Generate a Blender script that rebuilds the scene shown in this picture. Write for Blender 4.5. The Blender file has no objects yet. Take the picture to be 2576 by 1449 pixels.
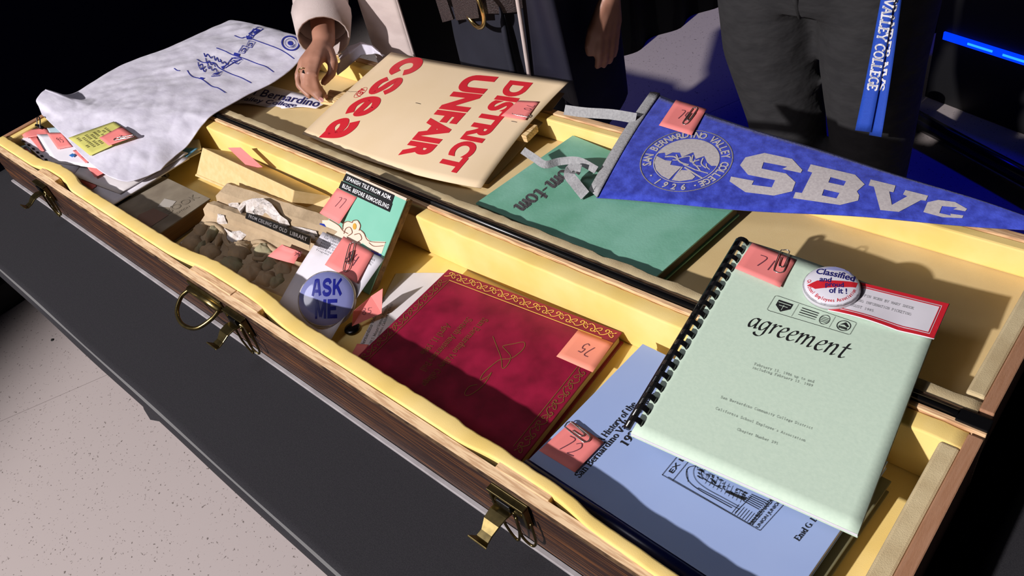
import bpy, bmesh, math, random
import numpy as np
from mathutils import Vector, Matrix, noise
from mathutils.bvhtree import BVHTree
from mathutils.geometry import tessellate_polygon

SC = bpy.context.scene
COL = SC.collection
# ---------------------------------------------------------------- camera
# Lengths are metres. Geometry below is written in "case coordinates":
# x along the open case, y away from the viewer, z = 0 at the case rim.
O = Vector((1.0, 0.0, 0.85))            # case coordinates -> world (floor is world z = 0)
IW, IH, FOC = 2576.0, 1449.0, 1957.0
ROT = Matrix(((0.7406, -0.3381, 0.5807), (0.6422, 0.6104, -0.4637), (-0.1976, 0.7163, 0.6692)))
CAM = Vector((0, 0, 0.70))
cd = bpy.data.cameras.new('camera'); cam = bpy.data.objects.new('camera', cd); COL.objects.link(cam)
cd.sensor_width = 36.0; cd.lens = 36.0 * FOC / IW; cd.clip_start = 0.02
q = ROT.to_quaternion(); q.normalize()
cam.rotation_mode = 'QUATERNION'; cam.rotation_quaternion = q; cam.location = CAM + O
SC.camera = cam
# ---------------------------------------------------------------- light
w = bpy.data.worlds.new('world'); SC.world = w; w.use_nodes = True
w.node_tree.nodes['Background'].inputs[0].default_value = (0.05, 0.06, 0.30, 1)
w.node_tree.nodes['Background'].inputs[1].default_value = 0.012
SC.view_settings.view_transform = 'Standard'; SC.view_settings.look = 'None'
SC.view_settings.exposure = 0.0; SC.view_settings.gamma = 1.0; SC.view_settings.use_curve_mapping = False

def spot(name, loc, target, power, color, radius, angle, blend):
    l = bpy.data.lights.new(name, 'SPOT'); l.energy = power; l.color = color
    l.shadow_soft_size = radius; l.spot_size = math.radians(angle); l.spot_blend = blend
    o = bpy.data.objects.new(name, l); COL.objects.link(o)
    o.location = Vector(loc) + O
    o.rotation_euler = (Vector(target) - Vector(loc)).to_track_quat('-Z', 'Y').to_euler()
    return o
AZ, EL, DIST = math.radians(80), math.radians(33), 6.2
LDIR = Vector((math.cos(EL) * math.cos(AZ), math.cos(EL) * math.sin(AZ), -math.sin(EL)))
KT = Vector((-0.9, 0.5, 0.0))
spot('stage_key_spot', KT - LDIR * DIST, KT, 2350, (1.0, 0.94, 0.93), 0.075, 40, 0.45)
spot('added_fill_spot', (-1.6, -0.9, 2.6), (-0.95, 0.45, 0), 72, (0.93, 0.90, 1.0), 0.55, 62, 0.9)  # added lamp in place of soft hall bounce, cone kept to the table
spot('stage_blue_wash', (0.7, 2.7, 2.3), (-0.85, 2.15, -0.85), 85, (0.004, 0.008, 1.0), 0.15, 47, 0.5)

# ---------------------------------------------------------------- helpers
def ray(px, py):
    return ROT @ Vector(((px - IW / 2) / FOC, -(py - IH / 2) / FOC, -1.0))
def at(px, py, z=0.0):
    d = ray(px, py); return CAM + d * ((z - CAM.z) / d.z)
def atp(px, py, p0, n):
    d = ray(px, py); return CAM + d * ((p0 - CAM).dot(n) / d.dot(n))
def aty(px, py, y):
    return atp(px, py, Vector((0, y, 0)), Vector((0, 1, 0)))

WL, BV = {}, {}
def tag(o, label=None, cat=None, group=None, kind=None):
    if label: o['label'] = label
    if cat: o['category'] = cat
    if group: o['group'] = group
    if kind: o['kind'] = kind
    return o
def thing(name, label, cat, loc, group=None):
    o = bpy.data.objects.new(name, None); COL.objects.link(o); o.empty_display_size = 0.05
    o.location = Vector(loc) + O; WL[o] = Vector(loc)
    return tag(o, label, cat, group)
def mk(name, vs, fs, mat, parent=None, smooth=False, bevel=0, surf=False, solid=0, subsurf=0, edge=False):
    vs = [Vector(v) for v in vs]
    lo = Vector([min(v[i] for v in vs) for i in range(3)]); hi = Vector([max(v[i] for v in vs) for i in range(3)])
    org = Vector(((lo.x + hi.x) / 2, (lo.y + hi.y) / 2, lo.z))
    me = bpy.data.meshes.new(name); me.from_pydata([v - org for v in vs], [], [list(f) for f in fs]); me.validate()
    bm = bmesh.new(); bm.from_mesh(me)
    if not edge: bmesh.ops.recalc_face_normals(bm, faces=bm.faces)
    if solid and len(bm.faces):
        mid = sum((f.calc_center_median() for f in bm.faces), Vector()) / len(bm.faces) + org
        if sum((f.normal * f.calc_area() for f in bm.faces), Vector()).dot(CAM - mid) < 0: bmesh.ops.reverse_faces(bm, faces=bm.faces)
    bm.to_mesh(me); bm.free()
    if smooth:
        for p in me.polygons: p.use_smooth = True
    me.materials.append(mat)
    o = bpy.data.objects.new(name, me); COL.objects.link(o)
    WL[o] = org
    if parent: o.parent = parent; o.location = org - WL[parent]
    else: o.location = org + O
    if subsurf:
        m = o.modifiers.new('sub', 'SUBSURF'); m.levels = m.render_levels = subsurf
    if solid:
        m = o.modifiers.new('sol', 'SOLIDIFY'); m.thickness = abs(solid); m.offset = -1 if solid > 0 else 1
    if bevel:
        m = o.modifiers.new('bev', 'BEVEL'); m.width = bevel; m.segments = 2; m.limit_method = 'ANGLE'; m.angle_limit = 0.6
    if surf: BV[o] = BVHTree.FromPolygons(vs, [list(f) for f in fs])
    return o
class MB:
    def __init__(s): s.v, s.f = [], []
    def add(s, vs, fs):
        n = len(s.v); s.v += [Vector(v) for v in vs]; s.f += [[i + n for i in f] for f in fs]; return s
    def box(s, x0, x1, y0, y1, z0, z1):
        return s.add([(x, y, z) for z in (z0, z1) for y in (y0, y1) for x in (x0, x1)],
                     [(0, 2, 3, 1), (4, 5, 7, 6), (0, 1, 5, 4), (1, 3, 7, 5), (3, 2, 6, 7), (2, 0, 4, 6)])
    def prism(s, top, d):
        top = [Vector(p) for p in top]; n = len(top); bot = [p + Vector(d) for p in top]
        return s.add(top + bot, [list(range(n)), [n + i for i in reversed(range(n))]] +
                     [[i, n + i, n + (i + 1) % n, (i + 1) % n] for i in range(n)])
    def tube(s, path, r, n=8, closed=False, cap=True):
        path = [Vector(p) for p in path]; m = len(path); rr = r if isinstance(r, (list, tuple)) else [r] * m
        vs = []; up = None
        for i, p in enumerate(path):
            a = path[(i - 1) % m] if (closed or i > 0) else p
            b = path[(i + 1) % m] if (closed or i < m - 1) else p
            t = (b - a).normalized()
            if up is None: up = t.orthogonal().normalized()
            up = (up - t * up.dot(t)).normalized(); sd = t.cross(up)
            e = rr[i] if isinstance(rr[i], (tuple, list)) else (rr[i], rr[i])
            vs += [p + up * (math.cos(2 * math.pi * k / n) * e[0]) + sd * (math.sin(2 * math.pi * k / n) * e[1]) for k in range(n)]
        fs = []
        for i in range(m if closed else m - 1):
            j = (i + 1) % m
            fs += [[i * n + k, i * n + (k + 1) % n, j * n + (k + 1) % n, j * n + k] for k in range(n)]
        if cap and not closed: fs += [list(range(n))[::-1], [(m - 1) * n + k for k in range(n)]]
        return s.add(vs, fs)
    def rings(s, rings, cap=True):
        n = len(rings[0]); vs = [v for r in rings for v in r]; fs = []
        for i in range(len(rings) - 1):
            fs += [[i * n + k, i * n + (k + 1) % n, (i + 1) * n + (k + 1) % n, (i + 1) * n + k] for k in range(n)]
        if cap: fs += [list(range(n))[::-1], [(len(rings) - 1) * n + k for k in range(n)]]
        return s.add(vs, fs)
    def build(s, name, mat, parent=None, **k): return mk(name, s.v, s.f, mat, parent, **k)
def grid(fn, nu, nv):
    vs = [fn(i / nu, j / nv) for j in range(nv + 1) for i in range(nu + 1)]
    fs = [[j * (nu + 1) + i, j * (nu + 1) + i + 1, (j + 1) * (nu + 1) + i + 1, (j + 1) * (nu + 1) + i] for j in range(nv) for i in range(nu)]
    return vs, fs
def bil(c, u, v):      # c = TL TR BR BL ; u right, v up
    return (c[3] * (1 - u) + c[2] * u) * (1 - v) + (c[0] * (1 - u) + c[1] * u) * v
def catmull(pts, k=6, closed=False):
    P = [np.array(p, float) for p in pts]; n = len(P); out = []
    for i in range(n if closed else n - 1):
        p0, p1, p2, p3 = (P[(i - 1) % n], P[i], P[(i + 1) % n], P[(i + 2) % n]) if closed else (P[max(i - 1, 0)], P[i], P[i + 1], P[min(i + 2, n - 1)])
        for j in range(k):
            t = j / k
            out.append(0.5 * ((2 * p1) + (-p0 + p2) * t + (2 * p0 - 5 * p1 + 4 * p2 - p3) * t * t + (-p0 + 3 * p1 - 3 * p2 + p3) * t ** 3))
    if not closed: out.append(P[-1])
    return [tuple(p) for p in out]
def V3(seq): return [Vector(p) for p in seq]

# ------------------------------------------------ flat print helpers
def text2d(s, bold=0.0, shear=0.0, res=3, spacing=1.0, align='LEFT', line=1.0):
    c = bpy.data.curves.new('t', 'FONT'); c.body = s; c.offset = bold; c.shear = shear; c.resolution_u = res
    c.space_character = spacing; c.align_x = align; c.space_line = line; c.fill_mode = 'FRONT'
    o = bpy.data.objects.new('t', c); me = o.to_mesh()
    v = [(p.co.x, p.co.y) for p in me.vertices]; f = [list(p.vertices) for p in me.polygons]
    o.to_mesh_clear(); bpy.data.objects.remove(o); bpy.data.curves.remove(c)
    return v, f
def fill2d(loops):
    tris = tessellate_polygon([[Vector((x, y, 0)) for x, y in l] for l in loops])
    v = [p for l in loops for p in l]
    return v, [list(t) for t in tris]
def join2d(items):
    V, F = [], []
    for v, f in items:
        n = len(V); V += list(v); F += [[i + n for i in x] for x in f]
    return V, F
def ribbon2d(path, wd, closed=False):
    P = [np.array(p, float) for p in path]; n = len(P); L = []; R = []
    for i in range(n):
        a = P[i - 1] if (i > 0 or closed) else P[i]; b = P[(i + 1) % n] if (i < n - 1 or closed) else P[i]
        t = b - a; t = t / (np.linalg.norm(t) + 1e-9); nn = np.array([-t[1], t[0]])
        h = (wd[i] if isinstance(wd, (list, tuple)) else wd) / 2
        L.append(tuple(P[i] + nn * h)); R.append(tuple(P[i] - nn * h))
    v = L + R; m = n if closed else n - 1
    return v, [[i, (i + 1) % n, n + (i + 1) % n, n + i] for i in range(m)]
def nib2d(path, w, ang, thin):
    P = [np.array(p, float) for p in path]; nv = np.array([math.cos(ang), math.sin(ang)]) * w / 2
    V, F = [], []
    for a, b in zip(P[:-1], P[1:]):
        n = len(V); V += [tuple(a - nv), tuple(b - nv), tuple(b + nv), tuple(a + nv)]; F.append([n, n + 1, n + 2, n + 3])
    return join2d([(V, F), ribbon2d(path, thin)])
def xf(item, sx=1, sy=1, dx=0, dy=0, sh=0, rot=0):
    c, s = math.cos(rot), math.sin(rot); v = []
    for x, y in item[0]:
        x, y = (x + y * sh) * sx, y * sy
        v.append((c * x - s * y + dx, s * x + c * y + dy))
    return v, item[1]
def unit(item, box=None):
    v = np.array(item[0]); lo, hi = (v.min(0), v.max(0)) if box is None else (np.array(box[:2]), np.array(box[2:]))
    return [tuple((p - lo) / (hi - lo)) for p in v], item[1]
def homog(quad):      # unit square -> px quad TL TR BR BL
    src = [(0, 1), (1, 1), (1, 0), (0, 0)]; A = []; B = []
    for (x, y), (u, v) in zip(src, quad):
        A += [[x, y, 1, 0, 0, 0, -u * x, -u * y], [0, 0, 0, x, y, 1, -v * x, -v * y]]; B += [u, v]
    h = np.append(np.linalg.solve(np.array(A, float), np.array(B, float)), 1).reshape(3, 3)
    def f(x, y):
        r = h @ np.array([x, y, 1.0]); return r[0] / r[2], r[1] / r[2]
    return f
def on(s, px, py, off=0.0):
    b = BV[s]; d = ray(px, py).normalized(); hit, n, i, t = b.ray_cast(CAM, d)
    if hit is None:
        c = b.find_nearest(CAM + d * 1.2)[0]; t = (c - CAM).dot(d)
        hit, n, i, _ = b.find_nearest(CAM + d * t)
        if abs(n.dot(d)) > 0.15: hit = CAM + d * ((hit - CAM).dot(n) / d.dot(n))
    if n.dot(d) > 0: n = -n
    return hit + n * off
def split2d(item, mx):
    bm = bmesh.new(); vv = [bm.verts.new((x, y, 0)) for x, y in item[0]]
    for f in item[1]:
        try: bm.faces.new([vv[i] for i in f])
        except ValueError: pass
    bmesh.ops.triangulate(bm, faces=bm.faces)
    for _ in range(6):
        e = [e for e in bm.edges if e.calc_length() > mx]
        if not e: break
        bmesh.ops.subdivide_edges(bm, edges=e, cuts=1); bmesh.ops.triangulate(bm, faces=bm.faces)
    bm.verts.index_update(); r = [(v.co.x, v.co.y) for v in bm.verts], [[v.index for v in f.verts] for f in bm.faces]
    bm.free(); return r
def decal(name, item, quad, s, mat, parent, off=0.0007, box=None, split=0):
    """flat print laid on the surface s; quad = where its unit box lies (px of the photograph) or None for px coords"""
    if quad is not None:
        u = unit(item, box); h = homog(quad); item = ([h(x, y) for x, y in u[0]], u[1])
    if split: item = split2d(item, split)
    vs = [on(s, x, y, off) for x, y in item[0]]
    return mk(name, vs, item[1], mat, parent, edge=True)

# ------------------------------------------------ materials
def srgb(r, g, b):
    return tuple((c / 12.92 if c <= 0.04045 else ((c + 0.055) / 1.055) ** 2.4) for c in (r / 255, g / 255, b / 255))
MATS = {}
def M(name, col, rough=0.6, metal=0.0, var=None, vs=20, vf=0.5, bump=0.0, bs=300, bd=0.001, stretch=(1, 1, 1), sheen=0, coat=0, trans=0, contrast=(0.35, 0.65), spec=0.5, rotz=0, emis=None, det=4, sss=0):
    m = bpy.data.materials.new(name); m.use_nodes = True; nt = m.node_tree; N = nt.nodes; L = nt.links
    p = N['Principled BSDF']; p.inputs['Base Color'].default_value = (*col, 1); p.inputs['Roughness'].default_value = rough
    p.inputs['Metallic'].default_value = metal; p.inputs['Specular IOR Level'].default_value = spec
    if sheen: p.inputs['Sheen Weight'].default_value = sheen
    if coat: p.inputs['Coat Weight'].default_value = coat; p.inputs['Coat Roughness'].default_value = 0.08
    if trans: p.inputs['Transmission Weight'].default_value = trans
    if sss: p.inputs['Subsurface Weight'].default_value = sss; p.inputs['Subsurface Radius'].default_value = (0.01, 0.006, 0.003)
    if emis: p.inputs['Emission Color'].default_value = (*emis[0], 1); p.inputs['Emission Strength'].default_value = emis[1]
    if var or bump:
        tc = N.new('ShaderNodeTexCoord'); mp = N.new('ShaderNodeMapping'); mp.inputs['Scale'].default_value = stretch
        mp.inputs['Rotation'].default_value = (0, 0, rotz)
        L.new(tc.outputs['Object'], mp.inputs['Vector'])
    if var:
        n = N.new('ShaderNodeTexNoise'); n.inputs['Scale'].default_value = vs; n.inputs['Detail'].default_value = det
        L.new(mp.outputs[0], n.inputs['Vector'])
        r = N.new('ShaderNodeValToRGB'); r.color_ramp.elements[0].position = contrast[0]; r.color_ramp.elements[1].position = contrast[1]
        r.color_ramp.elements[0].color = (*col, 1)
        r.color_ramp.elements[1].color = (*[a * (1 - vf) + b * vf for a, b in zip(col, var)], 1)
        L.new(n.outputs['Fac'], r.inputs[0]); L.new(r.outputs[0], p.inputs['Base Color'])
    if bump:
        n2 = N.new('ShaderNodeTexNoise'); n2.inputs['Scale'].default_value = bs; n2.inputs['Detail'].default_value = 3
        L.new(mp.outputs[0], n2.inputs['Vector'])
        b = N.new('ShaderNodeBump'); b.inputs['Strength'].default_value = bump; b.inputs['Distance'].default_value = bd
        L.new(n2.outputs['Fac'], b.inputs['Height']); L.new(b.outputs[0], p.inputs['Normal'])
    MATS[name] = m; return m
foam = M('yellow_foam', (0.80, 0.58, 0.17), 0.9, var=(0.86, 0.66, 0.26), vs=14, vf=0.8, bump=0.15, bs=1200, bd=0.0015)
foam_lid = M('aged_lid_foam', (0.66, 0.49, 0.23), 0.9, var=(0.74, 0.58, 0.30), vs=9, vf=0.8, bump=0.15, bs=1200, bd=0.0015)
foam_edge = M('weathered_foam_edge', (0.62, 0.51, 0.30), 0.95, var=(0.45, 0.34, 0.18), vs=30, vf=0.7, bump=0.3, bs=900, bd=0.0015)
rawwood = M('raw_pine', (0.78, 0.52, 0.29), 0.75, var=(0.40, 0.20, 0.09), vs=6, vf=0.75, stretch=(4, 60, 60), bump=0.3, bs=40, contrast=(0.45, 0.6))
rawwood_y = M('raw_pine_end', (0.40, 0.21, 0.12), 0.75, var=(0.34, 0.16, 0.08), vs=6, vf=0.75, stretch=(60, 4, 60), bump=0.4, bs=40)
stained = M('stained_oak_veneer', (0.026, 0.012, 0.010), 0.45, var=(0.20, 0.075, 0.022), vs=5, vf=0.8, stretch=(1.6, 60, 130), bump=0.25, bs=30, contrast=(0.52, 0.64), det=6)
rawrim = M('pale_raw_rim', (0.84, 0.61, 0.37), 0.75, var=(0.50, 0.28, 0.14), vs=6, vf=0.7, stretch=(5, 60, 60), contrast=(0.45, 0.6))
rimdark = M('dark_edge_stain', (0.035, 0.02, 0.015), 0.5, var=(0.30, 0.18, 0.09), vs=8, vf=0.6, stretch=(6, 30, 30))
brass = M('aged_brass', (0.26, 0.20, 0.08), 0.30, 0.95, var=(0.09, 0.07, 0.03), vs=60, vf=0.7)
chrome = M('clip_steel', (0.45, 0.43, 0.42), 0.25, 0.9)
blackmetal = M('black_metal', (0.006, 0.006, 0.007), 0.25, 0.3)
greytrim = M('grey_binding', (0.36, 0.34, 0.35), 0.6, var=(0.22, 0.20, 0.21), vs=40, vf=0.6)
cloth_black = M('black_table_cloth', (0.017, 0.0165, 0.020), 0.95, var=(0.030, 0.029, 0.033), vs=900, vf=0.8, bump=0.25, bs=1400, bd=0.0015, spec=0.2)
paper = M('white_paper', (0.72, 0.70, 0.76), 0.7, var=(0.66, 0.64, 0.70), vs=30, vf=0.6)
paper2 = M('off_white_paper', (0.68, 0.65, 0.66), 0.75, var=(0.60, 0.57, 0.57), vs=25, vf=0.6)
pagesm = M('book_pages', (0.50, 0.40, 0.24), 0.85, var=(0.36, 0.27, 0.15), vs=10, vf=0.8, stretch=(1, 1, 120))
coral = M('coral_sticky_paper', (0.80, 0.215, 0.20), 0.75, var=(0.84, 0.25, 0.24), vs=15, vf=0.5)
coral2 = M('salmon_sticky_paper', (0.86, 0.30, 0.20), 0.75, var=(0.84, 0.27, 0.20), vs=15, vf=0.5)
mint = M('pale_green_card', (0.56, 0.70, 0.57), 0.75, var=(0.51, 0.65, 0.53), vs=250, vf=0.7, bump=0.08, bs=300)
ink = M('black_ink', (0.012, 0.012, 0.014), 0.6)
inkgrey = M('typed_grey_ink', (0.09, 0.10, 0.10), 0.7)
pencil = M('pen_stroke', (0.16, 0.05, 0.07), 0.6)
red = M('screen_red', (0.60, 0.016, 0.030), 0.5, var=(0.56, 0.02, 0.03), vs=60)
manila = M('sign_card', (0.72, 0.56, 0.35), 0.75, var=(0.76, 0.60, 0.40), vs=8, vf=0.8, bump=0.05, bs=400)
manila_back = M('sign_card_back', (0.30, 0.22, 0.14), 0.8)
kraft = M('kraft_board', (0.62, 0.45, 0.20), 0.8, var=(0.70, 0.52, 0.26), vs=90, vf=0.8, bump=0.1, bs=300)
felt = M('royal_blue_felt', (0.014, 0.026, 0.30), 0.95, var=(0.045, 0.075, 0.55), vs=70, vf=0.9, bump=0.5, bs=300, bd=0.0015, det=8, sheen=0.15)
feltgrey = M('grey_felt', (0.27, 0.27, 0.28), 0.95, var=(0.36, 0.36, 0.37), vs=250, vf=0.9, bump=0.5, bs=400, bd=0.0015)
flock = M('grey_flock_print', (0.46, 0.43, 0.43), 0.9, var=(0.37, 0.34, 0.35), vs=300, vf=0.9)
green = M('green_leatherette', (0.15, 0.40, 0.275), 0.5, var=(0.24, 0.52, 0.40), vs=14, vf=0.9, bump=0.25, bs=260, bd=0.001)
greendark = M('green_board_edge', (0.03, 0.08, 0.045), 0.5)
maroon = M('maroon_leatherette', (0.165, 0.004, 0.022), 0.42, var=(0.30, 0.008, 0.042), vs=26, vf=0.9, bump=0.15, bs=500, bd=0.0006, det=6)
gold = M('gold_foil', (0.85, 0.55, 0.13), 0.45, 0.35)
dullgold = M('dull_gold_foil', (0.30, 0.15, 0.045), 0.4, 0.4)
bluecard = M('powder_blue_card', (0.30, 0.40, 0.68), 0.6, var=(0.33, 0.43, 0.70), vs=12, vf=0.6)
navyplastic = M('navy_plastic', (0.004, 0.008, 0.07), 0.3)
blackplastic = M('black_plastic', (0.006, 0.006, 0.007), 0.25)
olive = M('olive_cloth_cover', (0.13, 0.12, 0.06), 0.6, var=(0.20, 0.18, 0.10), vs=20)
oldbrown = M('worn_grey_brown_cover', (0.24, 0.205, 0.15), 0.75, var=(0.15, 0.12, 0.085), vs=22, vf=0.8, bump=0.2, bs=150)
browncloth = M('dark_brown_cloth', (0.06, 0.035, 0.02), 0.7)
# ---------------------------------------------------------------- setting
floor_m = M('speckled_vinyl', (0.44, 0.385, 0.375), 0.7, var=(0.09, 0.07, 0.06), vs=150, vf=0.85, contrast=(0.66, 0.72), det=2)
curtain_m = M('black_drape', (0.0025, 0.0025, 0.0035), 0.95, spec=0.1)
gap_m = M('floor_joint', (0.12, 0.10, 0.10), 0.9)
FZ = -0.85
fl = MB().box(-7, 3.5, -3.5, 4.6, FZ - 0.03, FZ - 0.003).build('floor', gap_m); tag(fl, 'pale speckled vinyl sheet floor of the hall', 'floor', kind='structure')
sd = Vector((0.136, 0.291, 0)).normalized(); sn = Vector((sd.y, -sd.x, 0)); sp = Vector((-2.297, -0.004, FZ))
for k in range(-3, 4):
    a, b = k * 2.0 + 0.0012, (k + 1) * 2.0 - 0.0012
    pl = [sp + sn * a - sd * 4.2, sp + sn * b - sd * 4.2, sp + sn * b + sd * 5.6, sp + sn * a + sd * 5.6]
    cl = []
    MB().prism([(p.x, p.y, FZ) for p in pl], (0, 0, -0.003)).build('floor_sheet', floor_m, fl)
def drape(u, v):
    x = -6.5 + 9.5 * u
    return Vector((x, 2.98 + 0.06 * math.sin(x * 17) + 0.03 * math.sin(x * 41 + 1), FZ + 3.6 * v))
vs, fs = grid(drape, 300, 2)
tag(mk('wall_back', vs, fs, curtain_m, smooth=True, solid=0.004), 'black pleated stage drape hanging behind the table', 'curtain', kind='structure')
def shade_sheet(u, v):  # black sheet added where only a shadow bounds the lit floor
    a = Vector((-1.90, 2.14, FZ)).lerp(Vector((-1.70, 2.92, FZ)), u)
    return a + Vector((.022 * math.sin(u * 22), 0, 3.4 * v))
vs, fs = grid(shade_sheet, 40, 2)
tag(mk('shade_sheet_left', vs, fs, curtain_m, smooth=True, solid=0.004), 'added black sheet standing in for the shadow beside the lit floor', 'curtain', kind='structure')
# ---------------------------------------------------------------- table
TX0, TX1, TY0, TY1, TZ = -2.07, 0.37, 0.080, 0.86, -0.10
tb = thing('folding_table', 'long folding table under a tight black cloth carrying the open case', 'table', (-0.85, 0.47, FZ))
MB().box(TX0 + 0.004, TX1 - 0.004, TY0 + 0.004, TY1 - 0.004, TZ - 0.040, TZ - 0.003).build('tabletop', M('grey_tabletop', (0.2, 0.2, 0.2)), tb)
for x in (-1.90, 0.20):
    for y in (0.2, 0.74):
        MB().tube([(x, y, FZ), (x, y, TZ - 0.04)], 0.014, 10).build('leg', blackmetal, tb)
    MB().tube([(x, 0.2, FZ + 0.12), (x, 0.74, FZ + 0.12)], 0.010, 8).build('leg_brace', blackmetal, tb)
def sect(k, y0, y1, z0, z1, r):
    out = []
    for cy, cz, a0 in ((y0 + r, z0 + r, 180), (y1 - r, z0 + r, 270), (y1 - r, z1 - r, 0), (y0 + r, z1 - r, 90)):
        for i in range(k + 1):
            a = math.radians(a0 + 90 * i / k); out.append((cy + r * math.cos(a), cz + r * math.sin(a)))
    return out
tc = MB(); rg = []
for i in range(61):
    x = TX0 + (TX1 - TX0) * i / 60
    rg.append([Vector((x, y + 0.0007 * math.sin(i * 0.55) * (1 if y < 0.2 else 0), z)) for y, z in sect(5, TY0, TY1, TZ - 0.052, TZ, 0.016)])
tc.rings(rg); cloth = tc.build('cloth_cover', cloth_black, tb, smooth=True)
p0 = at(350, 1010, -0.155)
mk('cloth_flap', [at(348, 985, -0.14), at(392, 1030, -0.14), at(410, 1062, -0.15), at(378, 1056, -0.185), at(362, 1030, -0.18)], [[0, 1, 2, 3, 4]], cloth_black, cloth, solid=0.002)
# ---------------------------------------------------------------- the open case
X0, X1, YF, YB = -1.983, -0.049, 0.247, 0.566
FLZ = -0.078
case = thing('instrument_case', 'long open wooden case lined with yellow foam, stained brown outside', 'case', (-1.0, 0.57, TZ))
T = 0.014
MB().box(X0, X1, YF, YB, TZ, TZ + 0.008).build('base_board', stained, case)
fp = MB().box(X0, X1, YF, YF + T - 0.002, TZ, 0.0).build('front_panel', stained, case, bevel=0.0015)
MB().box(X0 + 0.001, X1 - 0.001, YF + 0.0015, YF + T - 0.0005, -0.001, 0.0012).build('raw_rim', rawrim, fp)
MB().box(X0 + 0.02, X1 - 0.02, YF - 0.0015, YF + 0.0025, -0.0012, 0.0008).build('edge_stain', rimdark, fp)
MB().box(X0, X1, YF - 0.006, YF + 0.001, TZ, TZ + 0.005).build('edge_binding', greytrim, fp, bevel=0.001)
bp = MB().box(X0, X1, YB - 0.007, YB, TZ, 0.0).build('back_panel', rawwood, case, bevel=0.001)
for xa, xb, nm in ((X0, X0 + T, 'side_panel'), (X1 - T, X1, 'side_panel')):
    MB().box(xa, xb, YF + T - 0.002, YB - T + 0.002, TZ, 0.0).build(nm, rawwood_y, case, bevel=0.0015)
# foam lining of the tray
MB().box(X0 + T, X1 - T, YF + T, YB - T, TZ + 0.008, FLZ).build('foam_pad', foam, case)
def foamstrip(name, x0, x1, yc, th, z0, z1, mat, par, nx=160, rough=0.0009):
    rg = []
    for i in range(nx + 1):
        x = x0 + (x1 - x0) * i / nx; y = yc(x)
        dz = rough * 2 * noise.noise((x * 38, 3.1, 0)); dy = rough * 1.6 * noise.noise((x * 55, 0, 7))
        t_ = th(x) if callable(th) else th
        s = sect(3, y - t_ / 2, y + t_ / 2 + dy, z0, z1 + dz, 0.003)
        rg.append([Vector((x, a, b)) for a, b in s])
    return MB().rings(rg).build(name, mat, par, smooth=True)
def bumpf(x, c, wdt, h):
    d = (x - c) / wdt; return h * math.exp(-d * d * d * d)
def sst(t):
    t = min(1, max(0, t)); return t * t * (3 - 2 * t)
def fcen(x):
    return 0.2735 + bumpf(x, -1.655, 0.075, 0.012) + bumpf(x, -1.0, 0.13, 0.011) + bumpf(x, -0.40, 0.075, 0.0095) - 0.0085 * sst((x + 0.54) / 0.14) - 0.003 * sst((x + 0.30) / 0.1)
foamstrip('foam_strip', X0 + T, X1 - T, fcen, lambda x: 0.023 - 0.009 * sst((x + 0.54) / 0.14), FLZ, 0.004, foam, case, 300, 0.0009)
foamstrip('foam_strip', X0 + T, X1 - T, lambda x: YB - 0.019, 0.024, FLZ, -0.003, foam, case)
for xa, xb in ((X0 + T, X0 + T + 0.020), (X1 - T - 0.019, X1 - T)):
    MB().box(xa, xb, YF + T + 0.012, YB - T - 0.017, FLZ, -0.003).build('foam_strip', foam if xa < -1 else foam_edge, case, bevel=0.003)
for xa, xb in ((-1.715, -1.632), (-1.098, -0.978), (-0.976, -0.905), (-0.437, -0.362)):
    MB().box(xa, xb, YF + T - 0.001, YF + T + 0.0115, -0.05, 0.002).build('wood_block', rawwood, case, bevel=0.001)
# hinge rod
MB().tube([(X0 + 0.13, YB + 0.0045, 0.001), (X1 - 0.03, YB + 0.0045, 0.001)], 0.0042, 10).build('hinge_rod', blackmetal, case, smooth=True)
MB().box(X1 - 0.03, X1, YB - 0.004, YB + 0.012, -0.008, 0.003).build('hinge_end', blackmetal, case, bevel=0.001)
# lid, hinged back 180 degrees and sloping down to the table behind
LA = math.atan(0.07); CA, SA = math.cos(LA), math.sin(LA); LY0 = 0.5775
def lid(x, v, wz): return Vector((x, LY0 + v * CA + wz * SA, -v * SA + wz * CA))
LN = Vector((0, SA, CA)); LW, LD, LF = 0.319, 0.0755, -0.042
def lbox(x0, x1, v0, v1, z0, z1):
    b = MB(); b.add([lid(x, v, z) for z in (z0, z1) for v in (v0, v1) for x in (x0, x1)],
             [(0, 2, 3, 1), (4, 5, 7, 6), (0, 1, 5, 4), (1, 3, 7, 5), (3, 2, 6, 7), (2, 0, 4, 6)]); return b
LX0, LX1 = X0 + 0.115, X1 - 0.002
lp = thing('lid', None, None, (0, 0, 0)) if False else case
lbox(LX0, LX1, 0, LW, -LD, -LD + 0.008).build('lid_board', stained, case)
lf = lbox(LX0, LX1, 0, 0.005, -LD, 0.0).build('lid_front_panel', rimdark, case, bevel=0.0008)
lbox(LX0, LX1, LW - T, LW, -LD, 0.0).build('lid_back_panel', rawwood, case, bevel=0.0015)
for xa, xb in ((LX0, LX0 + T), (LX1 - T, LX1)):
    lbox(xa, xb, T - 0.003, LW - T, -LD, 0.0).build('lid_side_panel', rawwood_y, case, bevel=0.0015)
pad = lbox(LX0 + T, LX1 - T, T, LW - T, -LD + 0.008, LF).build('lid_foam_pad', foam_lid, case)
lidpad_v = [lid(x, v, LF) for v in (0, LW) for x in (LX0, LX1)]
BV['lidpad'] = BVHTree.FromPolygons(lidpad_v, [[0, 1, 3, 2]])
lbox(LX0 + T, LX1 - T, LW - T - 0.018, LW - T, LF, -0.002).build('lid_foam_strip', foam, case, bevel=0.003)
rg = []
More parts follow.
